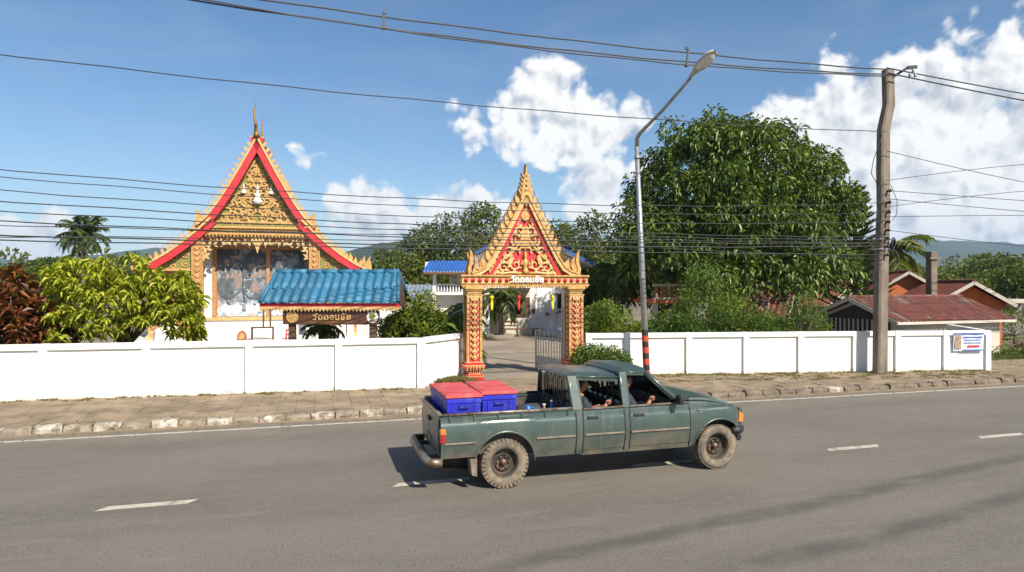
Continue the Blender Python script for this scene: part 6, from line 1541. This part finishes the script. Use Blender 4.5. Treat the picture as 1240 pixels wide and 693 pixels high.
bush('yellow-green potted plants in front of the white house', [(540, 402), (548, 378), (562, 372), (580, 398)], 404, 29, 'bush_leaf', 50, .14, .3, 300, .13, .06, 40)
# --- Norfolk pine: whorled tiers of drooping branches
q = P(1034, 380, 33.5); t = thing('norfolk_pine', 'dark Norfolk pine with layered feathery branches beside the mango tree', 'tree', (q.x, q.y, 0)); H_ = CAM_H + 125 * 33.5 / 808
obj('trunk', MB().tube([(0, 0, 0), (.05, 0, H_ * .5), (.1, 0, H_)], [.2, .14, .03], 8), 'bark', t); rnd = random.Random(2)
for tier in range(17):
    z = 1.6 + (H_ - 1.9) * tier / 16.5; R_ = 1.85 * (1 - tier / 18) ** .7; cs, ds = [], []; tb = MB()
    for k in range(7):
        a = k * .898 + tier * .5 + rnd.uniform(-.1, .1); pr = Vector((0, 0, z)); el_ = .05
        for i in range(14):
            s = R_ / 14; nx = pr + Vector((math.cos(a) * math.cos(el_), math.sin(a) * math.cos(el_), math.sin(el_))) * s; el_ += .045
            tg_ = (nx - pr).normalized(); sd2 = tg_.cross(Vector((0, 0, 1))).normalized()
            for s2 in (-1, 1):
                for w in (0, .33, .66): cs.append(pr.lerp(nx, w)); ds.append(sd2 * s2 + tg_ * 1.0 + Vector((0, 0, .35 + rnd.uniform(-.3, .3))))
            if i == 13: cs.append(nx); ds.append(tg_)
            pr = nx
        tb.tube([(0, 0, z), (math.cos(a) * R_ * .5, math.sin(a) * R_ * .5, z + R_ * .1), (math.cos(a) * R_ * .97, math.sin(a) * R_ * .97, z + R_ * .32)], [.03, .02, .008], 5)
    b_ = obj('branch_tier', tb, 'bark', t); tag(link('needles', leaf_mesh('needles', np.array(cs), np.array(ds), .36, .06, 'pine_leaf', droop=.05), None, b_), kind='stuff')
# --- trees in the distance
def far_tree(label, px, ytop, D, wpx, leaf, seed, ybot=346, name='broadleaf_tree', group='trees beyond the temple yard', L=None, per=None):
    rnd = random.Random(seed); b = P(px, 346, D); H_ = CAM_H + (346.5 - ytop) / FPX * D; rx = wpx / 2 / FPX * D; z0 = max(.5, CAM_H - (ybot - 346.5) / FPX * D - rx * .2)
    L = L or max(.24, D * .0062); pts = dome(rx, rx * .8, z0, H_, 64, rx * .15, rx * .34, rnd)
    k = per or 17.0 / (L * L)
    return tree(name, label, (b.x, b.y), pts, leaf, k, L, L * .5, .3, H_ * .35, 'tree', group, seed, hang=.25, droop=.2, shell=.35)
far_tree('round dark green tree behind the balcony roof', 545, 258, 66, 78, 'forest_leaf', 51, 350); far_tree('pale-topped tree rising just left of the gateway gable', 588, 246, 72, 70, 'forest_leaf_light', 52, 345); far_tree('brownish thin tree behind the temple eave', 512, 272, 80, 60, 'forest_leaf', 53, 345)
far_tree('dark tree between the temple eave and the blue sign', 470, 303, 70, 56, 'forest_leaf', 54, 350); far_tree('low tree right of the temple behind the sign roof', 492, 308, 55, 50, 'forest_leaf_light', 55, 360)
far_tree('tall tree right of the gateway gable with flat crown', 716, 257, 74, 62, 'forest_leaf', 56, 345); far_tree('wide tree behind the gateway gable', 672, 268, 80, 80, 'forest_leaf_light', 57, 345); far_tree('dark bushy tree against the right side of the white house', 728, 318, 40, 62, 'forest_leaf', 58, 385, L=.26); far_tree('mid-green tree between gateway and mango tree', 745, 285, 60, 60, 'forest_leaf_light', 59, 350)
far_tree('dark tree under the right side of the mango crown', 800, 300, 44, 90, 'forest_leaf', 60, 370, L=.26); far_tree('shady tree behind the pavilion', 905, 315, 42, 110, 'forest_leaf', 61, 380, L=.26)
far_tree('small tree behind the copper cordylines', 15, 322, 50, 90, 'forest_leaf_light', 62, 350, L=.2); far_tree('low tree behind the coconut palm', 70, 314, 75, 80, 'forest_leaf', 63, 345)
for k, (px, yt, D, w, lf) in enumerate(((1160, 322, 130, 50, 'forest_leaf_light'), (1192, 308, 120, 52, 'forest_leaf_light'), (1226, 306, 95, 58, 'forest_leaf'), (1142, 330, 100, 40, 'forest_leaf_light'), (1205, 328, 80, 60, 'forest_leaf'), (1238, 322, 60, 70, 'forest_leaf'), (1268, 312, 70, 70, 'forest_leaf_light'), (1112, 328, 90, 44, 'forest_leaf'), (1175, 338, 70, 50, 'forest_leaf_light'))):
    far_tree(['pale green tree standing on the rise directly beyond the orange house', 'pale leafy tree in front of the middle of the blue mountain', 'dark round tree below the blue mountain beyond the carport', 'small pale tree between the short pole and the blue mountain', 'dark low tree behind the flat carport roof', 'dark spreading tree beside the carport and side lane', 'pale tree beside the spreading dark one past the carport', 'dark tree between the leaning pole and the short pole', 'low pale tree just over the ridge of the orange house'][k], px, yt, D, w, lf, 70 + k, 352, group='trees beyond the houses')
# far wooded belt, reads as one mass
pts = []; rnd = random.Random(77)
for k in range(420):
    px = rnd.uniform(-160, 1420); D = rnd.uniform(150, 330); p = P(px, 346, D); r_ = rnd.uniform(2.5, 5.5); pts.append((p.x, p.y, rnd.uniform(2, 8 if px > 1050 or px < 300 else 9), r_))
c, d = clump_leaves([q[:3] for q in pts], [q[3] for q in pts], 8, 1, .2)
tag(link('far_woods', leaf_mesh('far_woods', c, d, 1.5, .8, 'forest_leaf_light'), None), 'belt of woods along the foot of the far hills', 'woods', kind='stuff')
# --- grass and weeds
def tufts(name, label, places, leaf, n, L, Wd, cat='grass'):
    cs, ds = [], []
    for (x, y, z, sx, sy) in places:
        m = n; p = np.stack([x + RNG.uniform(-sx, sx, m), y + RNG.uniform(-sy, sy, m), np.full(m, z)], 1); cs.append(p); ds.append(RNG.normal(size=(m, 3)) * np.array([.5, .5, .15]) + np.array([0, 0, 1]))
    o = link(name, leaf_mesh(name, np.concatenate(cs), np.concatenate(ds), L, Wd, leaf, droop=.3)); tag(o, label, cat, kind='stuff'); return o
g0 = GND(545, 463, .1); pl_ = [(g0.x + random.uniform(-.55, .6), g0.y + random.uniform(-.35, .3), .095, .14, .12) for k in range(26)]
tufts('dry_grass', 'patch of dry grass at the foot of the wall left of the gateway', pl_, 'dry_grass', 110, .24, .014)
pl_ = []
for k in range(300):
    px = random.uniform(700, 1190); b0 = onray(px, RA, RB); pl_.append((b0.x, b0.y - .14 - random.random() ** 2 * 1.6, .10, .14, .06))
for k in range(46):
    b0 = onray(random.uniform(0, 500), LA, LB); pl_.append((b0.x, b0.y - .12 - random.random() ** 2 * .3, .10, .10, .03))
tufts('verge_weeds', 'thin dry weeds along the foot of the white walls', pl_, 'dry_grass', 26, .085, .010)
pl_ = []
for k in range(70): p = GND(random.uniform(1205, 1300), random.uniform(425, 452)); pl_.append((p.x, p.y, 0, .4, .4))
tufts('lane_grass', 'green grass beside the side lane beyond the wall end', pl_, 'green_grass', 60, .16, .02)
pl_ = []
for k in range(60): u = random.uniform(-13, 24); p = UN(u, KERB + random.choice((-.01, .22)) + random.uniform(-.02, .03)); pl_.append((p.x, p.y, .03, .08, .03))
tufts('kerb_weeds', 'small weeds in the cracks of the kerb', pl_, 'dry_grass', 14, .07, .010)
# dead leaves and grit on the road
cs = []; 
for k in range(260):
    p = UN(random.uniform(-12, 16), random.choice((random.uniform(13.9, 14.5), random.uniform(14.8, 17.6)))); cs.append((p.x, p.y, .008 if (p.dot(N) < 14.5) else .112))
c = np.array(cs); d = np.stack([RNG.normal(size=len(c)), RNG.normal(size=len(c)), np.full(len(c), .06)], 1)
tag(link('fallen_leaves', leaf_mesh('fallen_leaves', c, d, .07, .035, 'dry_grass', droop=0)), 'dry fallen leaves scattered on road and pavement', 'leaves', kind='stuff')

# ================================================================== air
hz = MB().box(-5200, 5200, -60, 5200, -9, 330)
m = bpy.data.materials.new('haze_air'); m.use_nodes = True; T = NT(m.node_tree); T.n.clear()
o_ = T.node('ShaderNodeOutputMaterial'); pv_ = T.node('ShaderNodeVolumePrincipled'); pv_.inputs['Color'].default_value = (.52, .73, 1, 1); pv_.inputs['Density'].default_value = .00014; pv_.inputs['Anisotropy'].default_value = 0.0
T.l.new(pv_.outputs[0], o_.inputs['Volume']); MATS['haze_air'] = m
tag(obj('haze', hz, 'haze_air'), kind='stuff')
